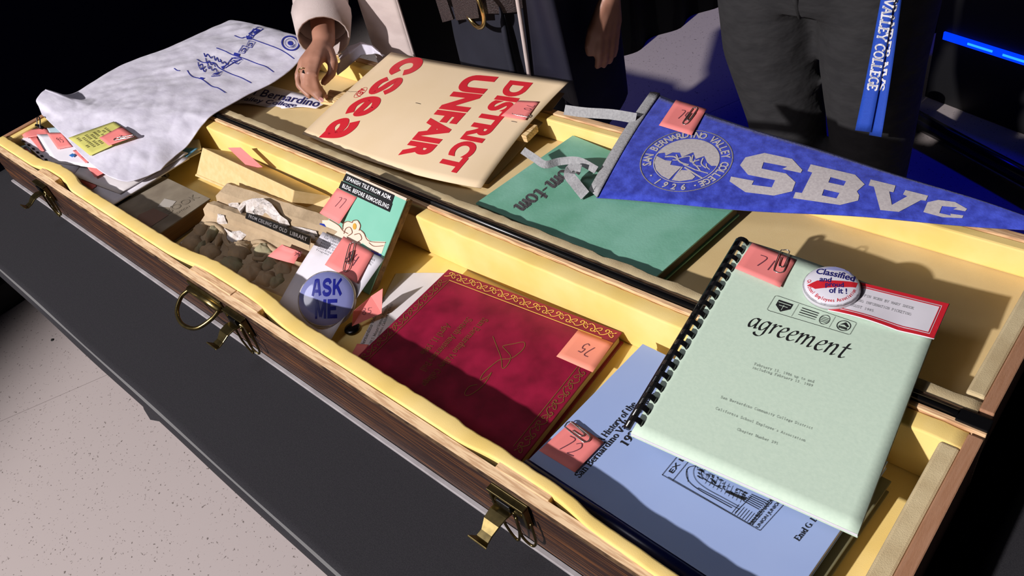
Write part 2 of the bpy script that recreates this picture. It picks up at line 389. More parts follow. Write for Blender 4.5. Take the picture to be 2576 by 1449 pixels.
for i in range(201):
    x = LX0 + T + (LX1 - LX0 - 2 * T) * i / 200
    e = 0.003 * noise.noise((x * 25, 1, 5)); e2 = 0.002 * noise.noise((x * 60, 2, 5))
    rg.append([lid(x, a, b) for a, b in sect(2, 0.005, 0.024 + e, LF, -0.002 + e2, 0.002)])
MB().rings(rg).build('lid_foam_strip', foam_edge, case, smooth=True)
for xa, xb in ((LX0 + T, LX0 + T + 0.02), (LX1 - T - 0.018, LX1 - T)):
    lbox(xa, xb, T + 0.016, LW - T - 0.018, LF, -0.002).build('lid_foam_strip', foam_edge, case, bevel=0.003)
# brass hardware on the front
def latch(x, big):
    root = MB()
    y = YF - 0.0005
    L = MB().box(x - 0.026, x + 0.026, y - 0.0022, y, -0.043, -0.004).box(x - 0.026, x + 0.026, y - 0.010, y - 0.002, -0.0075, -0.004).box(x - 0.026, x - 0.022, y - 0.009, y, -0.040, -0.005).box(x + 0.022, x + 0.026, y - 0.009, y, -0.040, -0.005)
    lt = L.build('latch', brass, case, bevel=0.0006)
    # lever standing open towards the viewer
    prof = [(y - 0.006, -0.026), (y - 0.018, -0.023), (y - 0.030, -0.025), (y - 0.040, -0.032), (y - 0.048, -0.034), (y - 0.054, -0.029)]
    ws = [0.012, 0.012, 0.011, 0.008, 0.009, 0.014]
    v = []; f = []
    for (yy, zz), wd in zip(prof, ws):
        v += [Vector((x - wd - 0.006, yy, zz)), Vector((x + wd - 0.006, yy, zz))]
    for i in range(len(prof) - 1): f.append([2 * i, 2 * i + 1, 2 * i + 3, 2 * i + 2])
    mk('lever', v, f, brass, lt, solid=0.0022, bevel=0.0006)
    MB().tube([(x - 0.02, y - 0.006, -0.022), (x + 0.02, y - 0.006, -0.022)], 0.003, 8).build('pivot_pin', brass, lt, smooth=True)
    MB().box(x - 0.012, x + 0.008, y - 0.012, y - 0.002, -0.021, -0.010).build('catch_block', blackmetal, lt, bevel=0.001)
    # wire bails hanging down
    for dx in (-0.006, 0.018):
        pth = [(x + dx - 0.006, y - 0.010, -0.026), (x + dx - 0.005, y - 0.012, -0.060), (x + dx + 0.006, y - 0.011, -0.085 if dx < 0 else -0.072), (x + dx + 0.013, y - 0.009, -0.060), (x + dx + 0.012, y - 0.007, -0.026)]
        MB().tube(V3(catmull(pth, 6)), 0.0017, 6).build('wire_bail', brass, lt, smooth=True)
    return lt
for x in (-1.675, -0.945, -0.405): latch(x, 1)
# carrying handle left of the middle latch
hx = -1.035
hp = MB().box(hx - 0.055, hx + 0.045, YF - 0.003, YF, -0.034, -0.006).build('handle_plate', brass, case, bevel=0.001)
MB().tube([(hx - 0.052, YF - 0.006, -0.020), (hx + 0.042, YF - 0.006, -0.020)], 0.0058, 10).build('handle_barrel', brass, hp, smooth=True)
pth = [(hx - 0.05, YF - 0.007, -0.020), (hx - 0.056, YF - 0.022, -0.026), (hx - 0.045, YF - 0.042, -0.035), (hx - 0.015, YF - 0.052, -0.040), (hx + 0.020, YF - 0.045, -0.036), (hx + 0.038, YF - 0.022, -0.026), (hx + 0.040, YF - 0.007, -0.020)]
MB().tube(V3(catmull(pth, 6)), 0.0034, 8).build('handle_ring', brass, hp, smooth=True)
# ---------------------------------------------------------------- pen-drawn letters (broad nib on skeleton strokes)
def A_(cx, cy, rx, ry, a0, a1, n=10):
    return [(cx + rx * math.cos(math.radians(a0 + (a1 - a0) * i / n)), cy + ry * math.sin(math.radians(a0 + (a1 - a0) * i / n))) for i in range(n + 1)]
def sm(*p): return catmull(p, 5)
XH, CP = 0.46, 0.70
ROM = {   # glyph: advance, strokes, serif feet (x, y)
 'A': (.72, [[(.06, 0), (.34, CP)], [(.34, CP), (.62, 0)], [(.16, .25), (.50, .25)]], [(.06, 0), (.62, 0)]),
 'B': (.62, [[(.12, 0), (.12, CP)], sm((.12, CP), (.35, .69), (.45, .53), (.33, .38), (.12, .37)), sm((.12, .37), (.38, .36), (.52, .19), (.38, .01), (.12, 0))], [(.10, 0), (.10, CP)]),
 'E': (.60, [[(.12, 0), (.12, CP)], [(.12, CP), (.50, CP)], [(.12, .36), (.40, .36)], [(.12, 0), (.52, 0)], [(.50, CP), (.50, .56)], [(.52, 0), (.54, .15)]], [(.10, 0), (.10, CP)]),
 'G': (.70, [A_(.36, .35, .30, .36, 50, 330, 16), [(.60, .18), (.60, .32)], [(.60, 0), (.60, .32)]], [(.58, .32)]),
 'H': (.74, [[(.12, 0), (.12, CP)], [(.60, 0), (.60, CP)], [(.12, .36), (.60, .36)]], [(.12, 0), (.12, CP), (.60, 0), (.60, CP)]),
 'J': (.44, [sm((.28, CP), (.28, .15), (.20, .0), (.08, .03), (.08, .12))], [(.28, CP)]),
 'L': (.58, [[(.12, 0), (.12, CP)], [(.12, 0), (.50, 0)], [(.50, 0), (.52, .17)]], [(.10, 0), (.12, CP)]),
 'S': (.52, [sm((.43, .56), (.38, .68), (.24, .71), (.10, .62), (.13, .47), (.30, .37), (.44, .25), (.40, .06), (.24, -.01), (.09, .04), (.06, .17))], []),
 'V': (.70, [[(.06, CP), (.34, 0)], [(.34, 0), (.62, CP)]], [(.06, CP), (.62, CP)]),
 'X': (.70, [[(.08, CP), (.60, 0)], [(.60, CP), (.08, 0)]], [(.08, CP), (.60, CP), (.08, 0), (.60, 0)]),
 'C': (.68, [A_(.38, .35, .30, .36, 45, 315, 16), [(.59, .54), (.59, .70)]], []),
 'D': (.70, [[(.12, 0), (.12, CP)], sm((.12, CP), (.40, .67), (.58, .45), (.58, .25), (.40, .03), (.12, 0))], [(.10, 0), (.10, CP)]),
 'I': (.34, [[(.17, 0), (.17, CP)]], [(.17, 0), (.17, CP)]),
 'N': (.72, [[(.12, 0), (.12, CP)], [(.12, CP), (.58, 0)], [(.58, 0), (.58, CP)]], [(.12, 0), (.10, CP), (.58, CP)]),
 'O': (.72, [A_(.36, .35, .29, .36, 0, 360, 20)], []),
 'R': (.68, [[(.12, 0), (.12, CP)], sm((.12, CP), (.38, .69), (.48, .53), (.36, .36), (.12, .34)), [(.30, .34), (.58, 0)]], [(.12, 0), (.10, CP), (.58, 0)]),
 'U': (.70, [sm((.12, CP), (.12, .2), (.22, .02), (.46, .02), (.56, .2), (.56, CP))], [(.12, CP), (.56, CP)]),
 'Y': (.68, [[(.06, CP), (.33, .33)], [(.60, CP), (.33, .33)], [(.33, .33), (.33, 0)]], [(.06, CP), (.60, CP), (.33, 0)]),
 'a': (.48, [sm((.08, .36), (.14, .45), (.26, .45), (.33, .36), (.33, .08), (.37, .0), (.44, .03)), sm((.33, .28), (.16, .24), (.07, .13), (.12, .0), (.24, .02), (.33, .12))], []),
 'b': (.54, [[(.12, 0), (.12, .74)], A_(.28, .22, .18, .24, 150, -150, 14)], [(.10, .74)]),
 'c': (.46, [A_(.26, .22, .20, .24, 45, 320, 14)], []),
 'd': (.56, [[(.42, 0), (.42, .74)], A_(.26, .22, .18, .24, 30, 330, 14)], [(.40, .74), (.44, 0)]),
 'e': (.48, [A_(.25, .22, .19, .24, 0, 325, 16), [(.07, .24), (.44, .24)]], []),
 'f': (.36, [sm((.40, .66), (.32, .74), (.20, .70), (.17, .55), (.17, .2), (.17, 0)), [(.06, .44), (.32, .44)]], [(.17, 0)]),
 'g': (.50, [A_(.24, .30, .15, .16, 0, 360, 14), sm((.20, .15), (.12, .08), (.20, .02), (.36, .0), (.42, -.12), (.26, -.21), (.08, -.16), (.10, -.05), (.2, .02)), [(.36, .42), (.46, .46)]], []),
 'h': (.58, [[(.12, 0), (.12, .74)], sm((.12, .30), (.20, .43), (.34, .45), (.42, .35), (.42, 0))], [(.12, 0), (.10, .74), (.42, 0)]),
 'i': (.30, [[(.15, 0), (.15, XH)], [(.13, .64), (.17, .64)], [(.13, .67), (.17, .67)]], [(.15, 0), (.12, XH)]),
 'l': (.30, [[(.15, 0), (.15, .74)]], [(.15, 0), (.12, .74)]),
 'm': (.86, [[(.12, 0), (.12, XH)], sm((.12, .30), (.20, .43), (.33, .45), (.40, .35), (.40, 0)), sm((.40, .30), (.48, .43), (.61, .45), (.70, .35), (.70, 0))], [(.12, 0), (.10, XH), (.40, 0), (.70, 0)]),
 'n': (.58, [[(.12, 0), (.12, XH)], sm((.12, .30), (.20, .43), (.34, .45), (.42, .35), (.42, 0))], [(.12, 0), (.10, XH), (.42, 0)]),
 'o': (.52, [A_(.26, .22, .19, .24, 0, 360, 18)], []),
 'p': (.54, [[(.12, -.2), (.12, XH)], A_(.28, .22, .18, .24, 150, -150, 14)], [(.12, -.2)]),
 'r': (.42, [[(.12, 0), (.12, XH)], sm((.12, .28), (.20, .42), (.30, .46), (.37, .40))], [(.12, 0), (.10, XH)]),
 's': (.42, [sm((.34, .36), (.30, .45), (.18, .46), (.08, .38), (.14, .27), (.28, .20), (.35, .10), (.26, -.01), (.12, .0), (.06, .11))], []),
 't': (.36, [sm((.16, .62), (.16, .3), (.17, .06), (.24, .0), (.33, .05)), [(.05, .44), (.31, .44)]], []),
 'v': (.52, [[(.06, XH), (.25, 0)], [(.25, 0), (.44, XH)]], [(.06, XH), (.44, XH)]),
 'x': (.52, [[(.08, XH), (.42, 0)], [(.42, XH), (.08, 0)]], []),
 'y': (.54, [[(.06, XH), (.26, .02)], sm((.46, XH), (.27, .02), (.20, -.16), (.08, -.18))], [(.06, XH), (.46, XH)]),
 '1': (.44, [[(.22, 0), (.22, CP)], [(.22, CP), (.10, .60)]], [(.22, 0)]),
 '2': (.50, [sm((.08, .54), (.14, .68), (.28, .70), (.39, .58), (.34, .38), (.18, .16), (.08, .02)), [(.08, .02), (.44, .02)], [(.44, .02), (.46, .12)]], []),
 '6': (.50, [sm((.40, .66), (.22, .60), (.10, .35), (.12, .08), (.26, 0), (.40, .10), (.40, .30), (.26, .40), (.12, .28))], []),
 '8': (.50, [A_(.26, .53, .14, .16, 0, 360, 14), A_(.26, .19, .17, .19, 0, 360, 14)], []),
 '9': (.50, [sm((.12, .04), (.30, .10), (.41, .35), (.40, .62), (.26, .70), (.12, .60), (.12, .40), (.26, .30), (.40, .42))], []),
 '.': (.26, [[(.11, .02), (.15, .02)], [(.11, .05), (.15, .05)]], []), ',': (.26, [[(.14, .05), (.10, -.10)]], []), '-': (.36, [[(.06, .24), (.30, .24)]], []), ' ': (.26, [], []),
 'F': (.58, [[(.12, 0), (.12, CP)], [(.12, CP), (.52, CP)], [(.12, .36), (.42, .36)], [(.52, CP), (.52, .56)]], [(.12, 0), (.10, CP)]),
 'K': (.68, [[(.12, 0), (.12, CP)], [(.54, CP), (.12, .30)], [(.26, .42), (.58, 0)]], [(.12, 0), (.12, CP), (.54, CP), (.58, 0)]),
 'M': (.84, [[(.12, 0), (.12, CP)], [(.12, CP), (.40, .1)], [(.40, .1), (.68, CP)], [(.68, CP), (.68, 0)]], [(.12, 0), (.10, CP), (.70, CP), (.68, 0)]),
 'P': (.60, [[(.12, 0), (.12, CP)], sm((.12, CP), (.38, .69), (.49, .52), (.36, .35), (.12, .33))], [(.12, 0), (.10, CP)]),
 'T': (.62, [[(.31, 0), (.31, CP)], [(.05, CP), (.57, CP)], [(.05, CP), (.05, .56)], [(.57, CP), (.57, .56)]], [(.31, 0)]),
 'W': (.92, [[(.06, CP), (.26, 0)], [(.26, 0), (.45, CP)], [(.45, CP), (.64, 0)], [(.64, 0), (.84, CP)]], [(.06, CP), (.45, CP), (.84, CP)]),
 'k': (.56, [[(.12, 0), (.12, .74)], [(.42, XH), (.12, .2)], [(.22, .28), (.46, 0)]], [(.12, 0), (.42, XH), (.46, 0)]),
 'u': (.58, [sm((.10, XH), (.11, .12), (.20, .0), (.34, .04), (.42, .14)), [(.42, XH), (.42, 0)]], [(.08, XH), (.44, 0)]),
 'w': (.76, [[(.06, XH), (.21, 0)], [(.21, 0), (.37, XH)], [(.37, XH), (.53, 0)], [(.53, 0), (.69, XH)]], [(.06, XH), (.69, XH)]),
 "'": (.24, [[(.12, CP), (.10, .52)]], []), '0': (.50, [A_(.26, .35, .18, .35, 0, 360, 16)], []), '4': (.50, [[(.34, 0), (.34, CP)], [(.34, CP), (.06, .2)], [(.06, .2), (.46, .2)]], []),
 '3': (.50, [sm((.08, .60), (.24, .70), (.38, .56), (.22, .38), (.40, .20), (.24, 0), (.06, .08))], []), '5': (.50, [[(.12, CP), (.42, CP)], sm((.12, CP), (.11, .40), (.30, .42), (.42, .22), (.28, .0), (.08, .06))], []), '7': (.50, [[(.06, CP), (.44, CP)], [(.44, CP), (.18, 0)]], []),
}
ITA = dict(ROM)
ITA.update({
 'a': (.50, [sm((.37, .40), (.25, .46), (.11, .36), (.06, .16), (.12, .02), (.23, .06), (.35, .27)), sm((.39, .46), (.35, .18), (.37, .02), (.46, .07))], []),
 'g': (.50, [sm((.37, .40), (.25, .46), (.11, .36), (.06, .16), (.12, .03), (.23, .07), (.36, .28)), sm((.39, .46), (.35, .1), (.32, -.14), (.20, -.25), (.02, -.22), (-.04, -.13))], []),
 'r': (.38, [sm((.03, .38), (.11, .46), (.12, .40), (.10, .18), (.09, 0)), sm((.11, .24), (.20, .40), (.30, .46), (.36, .42))], []),
 'e': (.42, [sm((.09, .22), (.22, .25), (.33, .35), (.28, .46), (.15, .40), (.06, .20), (.10, .03), (.22, -.01), (.36, .09))], []),
 'm': (.80, [sm((.03, .38), (.11, .46), (.12, .38), (.10, .18), (.09, 0)), sm((.11, .22), (.22, .42), (.32, .45), (.35, .34), (.32, 0)), sm((.34, .22), (.45, .42), (.56, .45), (.60, .34), (.57, .04), (.62, .0), (.70, .07))], []),
 'n': (.56, [sm((.03, .38), (.11, .46), (.12, .38), (.10, .18), (.09, 0)), sm((.11, .22), (.22, .42), (.33, .45), (.37, .34), (.34, .04), (.38, .0), (.47, .07))], []),
 't': (.38, [sm((.16, .64), (.13, .3), (.12, .05), (.19, .0), (.30, .08)), [(.02, .43), (.32, .45)]], []),
})
def pentext(s, w=.09, ang=0.0, thin=.03, serif=.13, sh=0.0, font=ROM, track=0.0):
    items = []; x = 0.0
    for ch in s:
        adv, st, ft = font.get(ch, (.4, [], []))
        for p in st: items.append(xf(nib2d(p, w, ang, thin), dx=x))
        if serif:
            for fx, fy in ft: items.append(xf(ribbon2d([(fx - serif, fy), (fx + serif, fy)], thin * 1.3), dx=x))
        x += adv + track
    V, F = join2d(items)
    return xf((V, F), sh=sh)
def typed(s):
    items = []
    for i, ch in enumerate(s):
        g = ROM.get(ch)
        if not g or not g[1]: continue
        k = min(1.0, .62 / g[0]); sub_ = [nib2d(p, .06, 0, .06) for p in g[1]] + [ribbon2d([(fx - .10, fy), (fx + .10, fy)], .055) for fx, fy in g[2]]
        items.append(xf(join2d(sub_), sx=k, dx=i * .62 + (.62 - g[0] * k) / 2))
    return join2d(items)
def onbox(item, s_w):  # bounding width helper
    return item
def arc_text(s, r, a0, a1, h, bold=.01, inward=False):
    items = []; n = len(s)
    for i, ch in enumerate(s):
        if ch == ' ': continue
        g = text2d(ch, bold=bold, res=2); v = np.array(g[0]); wd = v[:, 0].max() + v[:, 0].min()
        t = math.radians(a0 + (a1 - a0) * i / (n - 1)); k = h / 0.7
        g = xf(g, dx=-wd / 2); g = xf(g, sx=k * .82, sy=k)
        rot = t - math.pi / 2 if not inward else t + math.pi / 2
        g = xf(g, rot=rot, dx=r * math.cos(t), dy=r * math.sin(t)); items.append(g)
    return join2d(items)
def ring2d(r, wdt, n=64): return ribbon2d([(r * math.cos(2 * math.pi * i / n), r * math.sin(2 * math.pi * i / n)) for i in range(n)], wdt, closed=True)
def disc2d(r, cx=0, cy=0, n=40, ry=None): return fill2d([[(cx + r * math.cos(2 * math.pi * i / n), cy + (ry or r) * math.sin(2 * math.pi * i / n)) for i in range(n)]])
def bar_text(s, quad, surf, mat, par, **k):
    return decal('lettering', s, quad, surf, mat, par, **k)
def shrink(quad, a):  # parallelogram quad helper: start, end, height vector (px)
    pass
def lineq(p0, p1, h0, h1=None):
    """px quad of a line of print: baseline p0->p1, cap-height vectors h0,h1"""
    h1 = h1 or h0
    return [(p0[0] + h0[0], p0[1] + h0[1]), (p1[0] + h1[0], p1[1] + h1[1]), p1, p0]

# ---------------------------------------------------------------- sticky notes and clips
def sticky(quad, s, label, off=0.0012, curl=0.0, curl_edge='b', mat=None, strokes=(), name='sticky_note', n=6, lift=0.0):
    """quad TL TR BR BL in px, laid on the surface s and lifted at one edge"""
    h = homog(quad)
    def fn(u, v):
        px, py = h(u, v); t = {'b': 1 - v, 't': v, 'l': 1 - u, 'r': u}[curl_edge]
        p = on(s, px, py, off)
        d = (CAM - p).normalized()
        return p + d * (curl * t * t + lift)
    vs, fs = grid(fn, n, n)
    o = mk(name, vs, fs, mat or coral, surf=True, solid=0.0003, smooth=True)
    tag(o, label, 'sticky note', 'coral sticky notes numbering the items')
    if strokes:
        items = [ribbon2d(catmull(p, 5) if len(p) > 2 else p, 0.022) for p in strokes]
        V, F = join2d(items); px = [h(x, y) for x, y in V]
        mk('handwriting', [on(o, x, y, 0.0006) for x, y in px], F, pencil, o, edge=True)
    return o
DIG = {'7': [[(0, 1), (.6, .95), (.25, 0)]], '1': [[(.3, 1), (.2, 0)]], '2': [[(0, .8), (.3, 1), (.55, .75), (.3, .3), (0, .05), (.6, .1)]], '5': [[(.6, 1), (.35, .98), (.14, .95), (.1, .55), (.45, .6), (.6, .3), (.35, 0), (0, .08)]],
       '8': [[(.5, .85), (.25, 1), (.05, .8), (.3, .55), (.55, .25), (.3, 0), (.05, .2), (.3, .5), (.5, .85)]], '9': [[(.55, .8), (.3, 1), (.05, .8), (.2, .55), (.5, .65), (.55, .8), (.45, 0)]], '4': [[(.1, 1), (.0, .5), (.55, .5)], [(.5, .9), (.4, 0)]],
       '0': [[(.3, 1), (.05, .6), (.2, .05), (.5, .3), (.5, .8), (.3, 1)]], '3': [[(0, .9), (.4, 1), (.5, .75), (.2, .55), (.55, .3), (.3, 0), (0, .1)]], '6': [[(.5, 1), (.1, .5), (.2, .0), (.5, .2), (.4, .45), (.1, .35)]]}
def digits(s, x, y, w, h, flip=False, rot=0):
    out = []
    for i, ch in enumerate(s):
        for st in DIG[ch]:
            pts = [(px * w + i * w * .95, py * h) for px, py in st]
            c, sn_ = math.cos(rot), math.sin(rot)
            out.append([(x + c * a - sn_ * b, y + sn_ * a + c * b) for a, b in pts])
    return out
def clip(p0, p1, side, label, wd=0.009, r=0.0007, lift=None):
    """paper clip: p0 outer end -> p1 inner end, side = across vector (all 3D)"""
    a = Vector(p0); d = Vector(p1) - a; L = d.length; d.normalize(); s = Vector(side); s = (s - d * s.dot(d)).normalized(); n = d.cross(s)
    def P(x, y, z=0): return a + d * (x * L) + s * (y * wd) + n * z
    pts = [P(.30, .5), P(.85, .5), P(.97, .3), P(1, 0), P(.97, -.3), P(.85, -.5), P(.12, -.5), P(.03, -.25), P(0, .05), P(.03, .30), P(.12, .38), P(.65, .34), P(.75, .1), P(.68, -.15), P(.35, -.22)]
    o = MB().tube(V3(catmull(pts, 4)), r, 6).build('paper_clip', chrome, smooth=True)
    return tag(o, label, 'paper clip', 'wire paper clips')
def book(name, label, cat, c, th, cover, pages, board=0.0025, over=0.003, spine=None, spine_mat=None):
    """closed book; c = four top corners TL TR BR BL (3D), th thickness; spine = index of the side with the spine"""
    n = (c[1] - c[0]).cross(c[3] - c[0]).normalized()
    if n.z < 0: n = -n
    cen = sum(c, Vector()) / 4
    o = thing(name, label, cat, cen - n * th)
    fc = MB().prism(c, -n * board).build('front_cover', cover, o, bevel=0.0008)
    BV[o] = BVHTree.FromPolygons(c, [[0, 1, 2, 3]])
    ins = [p + (cen - p).normalized() * over * 1.4 - n * board for p in c]
    MB().prism(ins, -n * (th - 2 * board)).build('page_block', pages, o)
    MB().prism([p - n * (th - board) for p in c], -n * board).build('back_cover', cover, o, bevel=0.0008)
    if spine is not None:
        a, b = c[spine], c[(spine + 1) % 4]; ins_ = (cen - (a + b) / 2).normalized()
        MB().prism([a, b, b + ins_ * 0.004, a + ins_ * 0.004], -n * th).build('spine', spine_mat or cover, o, bevel=0.001)
    return o, n
# ---------------------------------------------------------------- maroon presentation folder
zc = -0.056
mc = [at(1128, 677, zc), at(1565, 836, zc), at(1310, 1160, zc), at(885, 910, zc)]
mar, mn = book('certificate_folder', 'maroon leatherette folder with a gold scroll border, lying in the near tray', 'folder', mc, 0.021, maroon, M('cream_pages', (0.55, 0.42, 0.22), 0.8), over=0.004)
BV[mar] = BVHTree.FromPolygons(mc, [[0, 1, 2, 3]])
def scrolls(n, seed=0):
    it = []
    for k in range(n):
        x = k; f = 1 if k % 2 == 0 else -1; cy = .5
        it.append(ribbon2d(catmull([(x - .05, cy - .42 * f), (x + .2, cy - .30 * f), (x + .42, cy + .05 * f), (x + .40, cy + .34 * f), (x + .22, cy + .36 * f), (x + .16, cy + .16 * f), (x + .27, cy + .08 * f)], 5), .075))
        it.append(ribbon2d(catmull([(x + .42, cy + .05 * f), (x + .62, cy - .20 * f), (x + .82, cy - .30 * f), (x + .86, cy - .08 * f), (x + .74, cy + .02 * f)], 5), .065))
        it.append(ribbon2d(catmull([(x + .5, cy + .36 * f), (x + .66, cy + .18 * f), (x + .84, cy + .28 * f), (x + .95, cy + .42 * f)], 4), [.09, .12, .05, .02] * 3 + [.02]))
        it.append(disc2d(.05, x + .55, cy + .1 * f, 8))
    return join2d(it)
def bar(c4, u0, u1, v0, v1): return [bil(c4, u0, v1), bil(c4, u1, v1), bil(c4, u1, v0), bil(c4, u0, v0)]
def patch(name, item, c4, mat, par, n, off=0.0006, box=None, split=0):
    u = unit(item, box)
    if split: u = split2d(u, split)
    return mk(name, [bil(c4, x, y) + n * off for x, y in u[0]], u[1], mat, par, edge=True)
patch('gold_border', scrolls(15), bar(mc, .015, .985, .925, .985), gold, mar, mn)
patch('gold_rule', ([(0, 0), (1, 0), (1, 1), (0, 1)], [[0, 1, 2, 3]]), bar(mc, .06, .94, .905, .911), gold, mar, mn)
sw = [bil(mc, .012, .90), bil(mc, .012, .03), bil(mc, .055, .03), bil(mc, .055, .90)]
patch('side_border', scrolls(11), sw, dullgold, mar, mn)
sw = [bil(mc, .945, .90), bil(mc, .945, .03), bil(mc, .988, .03), bil(mc, .988, .90)]
patch('side_border', scrolls(11), sw, dullgold, mar, mn)
for u in (.064, .936):
    patch('side_rule', ([(0, 0), (1, 0), (1, 1), (0, 1)], [[0, 1, 2, 3]]), bar(mc, u - .0015, u + .0015, .05, .90), dullgold, mar, mn)
for s, a, b in (('San Bernardino Valley College', (1212, 798), (1056, 966)), ('Sixtieth Anniversary Ball', (1172, 797), (1052, 928)), ('April 11, 1986', (1120, 812), (1052, 886))):
    decal('gold_lettering', pentext(s, w=.10, ang=.5, thin=.05, serif=.09), lineq(a, b, (19, 8)), mar, dullgold, mar, 0.0005)
sg = [(1020, 555), (1045, 620), (1075, 700), (1085, 770), (1120, 745), (1140, 690), (1100, 640), (1090, 620), (1160, 605), (1230, 595), (1225, 640), (1150, 700), (1080, 710), (1040, 730), (960, 800), (935, 850), (985, 825), (1010, 800), (960, 880), (900, 930), (850, 955), (830, 940), (860, 895), (915, 880)]
decal('gold_signature', ribbon2d([(860 + x / 2.684, 640 + y / 2.684) for x, y in catmull(sg, 6)], 1.7), None, mar, dullgold, mar, 0.0005)
sticky([(1455, 831), (1543, 864), (1491, 938), (1400, 898)], mar, 'salmon sticky note reading 75 on the maroon folder', curl=0.002, mat=coral2, strokes=digits('75', .72, .66, .2, .32, rot=math.pi * .95))
# ---------------------------------------------------------------- blue history book and olive book below it
zb = -0.036
F0 = Vector((-0.434, 0.304, zb)); U = Vector((0.9997, -0.024, 0)); Vv = Vector((0.057, 0.998, 0))
bc = [F0 + Vv * .212, F0 + Vv * .212 + U * .305, F0 + U * .305, F0]
oc = [Vector((-.40, .515, -.054)), Vector((-.108, .500, -.054)), Vector((-.120, .300, -.054)), Vector((-.412, .315, -.054))]
book('hardcover_book', 'olive cloth book mostly hidden under the powder blue book', 'book', oc, 0.022, olive, pagesm)
blu, bn = book('history_book', 'powder blue card book on college history with a navy comb spine', 'book', bc, 0.013, bluecard, paper2, board=0.0012, over=0.001)
ax = [F0 - Vv * .006 + U * t + Vector((0, 0, -.008)) for t in (-.002, .307)]
MB().tube(ax, 0.0090, 16).build('comb_spine', navyplastic, blu, smooth=True)
for k in range(19):
    p = F0 + U * (.012 + k * .0155) - Vv * .0146 + Vector((0, 0, -.0085))
    MB().prism([p + U * a + Vector((0, 0, b)) for a, b in ((0, -.003), (.006, -.003), (.006, .003), (0, .003))], Vv * .002).build('comb_slot', dullgold if k % 2 else blackplastic, blu)
BV[blu] = BVHTree.FromPolygons(bc, [[0, 1, 2, 3]])
for s, a, b, h in (('A History of the', (1516, 1118), (1606, 1020), (-19, -11)), ('San Bernardino Valley College', (1462, 1206), (1660, 995), (-20, -11)), ('1926', (1576, 1125), (1616, 1082), (-19, -11)), ('Enid G. Larsen', (2010, 1363), (2084, 1275), (-15, -9))):
    decal('lettering', pentext(s, w=.15, thin=.055, serif=.11), lineq(a, b, h), blu, ink, blu)
# bookplate drawing: arch and gates in a dotted frame
e0 = lambda x, y: (1300 + x / 2.46, 860 + y / 2.46)
fr = []
for a, b in (((900, 825), (1505, 1170)), ((1505, 1170), (1660, 1000)), ((900, 825), (990, 715)), ((965, 860), (1060, 745))):
    A0, B0 = np.array(a, float), np.array(b, float); n = int(np.linalg.norm(B0 - A0) / 9)
    for i in range(n):
        p = A0 + (B0 - A0) * i / n; qn = A0 + (B0 - A0) * (i + .6) / n; fr.append(ribbon2d([e0(*p), e0(*qn)], 2.2))
for a, b in (((935, 838), (1440, 1130)), ((1440, 1130), (1580, 975)), ((1050, 790), (1060, 870)), ((1120, 905), (1380, 1040)), ((1350, 1060), (1450, 960))):
    fr.append(ribbon2d([e0(*a), e0(*b)], 1.3))
arch = [(1105, 770), (1062, 780), (1048, 820), (1068, 870), (1130, 920), (1230, 975), (1330, 1030)]
fr.append(ribbon2d([e0(*p) for p in catmull(arch, 5)], 1.6)); fr.append(ribbon2d([e0(x + 45, y - 8) for x, y in catmull(arch, 5)], 1.2))
fr.append(ribbon2d([e0(1140 + (x - 1048) * .45, 800 + (y - 780) * .45) for x, y in catmull(arch, 5)], 1.6))
random.seed(4)
for i in range(10): fr.append(ribbon2d([e0(1200 + i * 23, 815 + i * 13), e0(1165 + i * 24, 880 + i * 13)], 1.0))
for i in range(70):
    x, t = random.uniform(1110, 1420), random.uniform(0, 1); y = 770 + (x - 1110) * .52 + t * 60
    fr.append(ribbon2d([e0(x, y), e0(x + random.uniform(6, 22), y + random.uniform(4, 14))], random.uniform(.7, 2.6)))
for i in range(9): fr.append(ribbon2d([e0(1330 + i * 16, 1062 + i * 9), e0(1375 + i * 16, 1008 + i * 9)], 1.1))
for i in range(6): fr.append(ribbon2d([e0(1400 + i * 10, 985 - i * 8), e0(1500 + i * 10, 1040 - i * 10)], 1.4))
fr.append(fill2d([[e0(1300, 920), e0(1420, 970), e0(1405, 985), e0(1290, 932)]]))
decal('bookplate_drawing', join2d(fr), None, blu, ink, blu)
for s, a, b, h in (('EX LIBRIS', e0(965, 818), e0(1130, 620), (-11, -6)), ('SAN BERNARDINO', e0(1455, 1142), e0(1620, 950), (-10, -6)), ('UNION JUNIOR', e0(1500, 1160), e0(1640, 995), (-10, -6))):
    decal('lettering', pentext(s, w=.10, thin=.045, serif=.09), lineq(a, b, h), blu, ink, blu) if False else decal('lettering', text2d(s, bold=.008), lineq(a, b, h), blu, ink, blu)
n72 = sticky([(1440, 1063), (1520, 1116), (1447, 1192), (1357, 1137)], blu, 'coral sticky note reading 72 clipped to the blue history book', off=0.003, curl=0.004, curl_edge='l', strokes=digits('72', .22, .28, .28, .40))
c0 = on(blu, 1428, 1072, 0.006); c1 = on(blu, 1482, 1115, 0.005)
clip(c0, c1, on(blu, 1470, 1095) - on(blu, 1445, 1120), 'wire clip on the sticky note of the blue book', wd=.011, r=.0008)
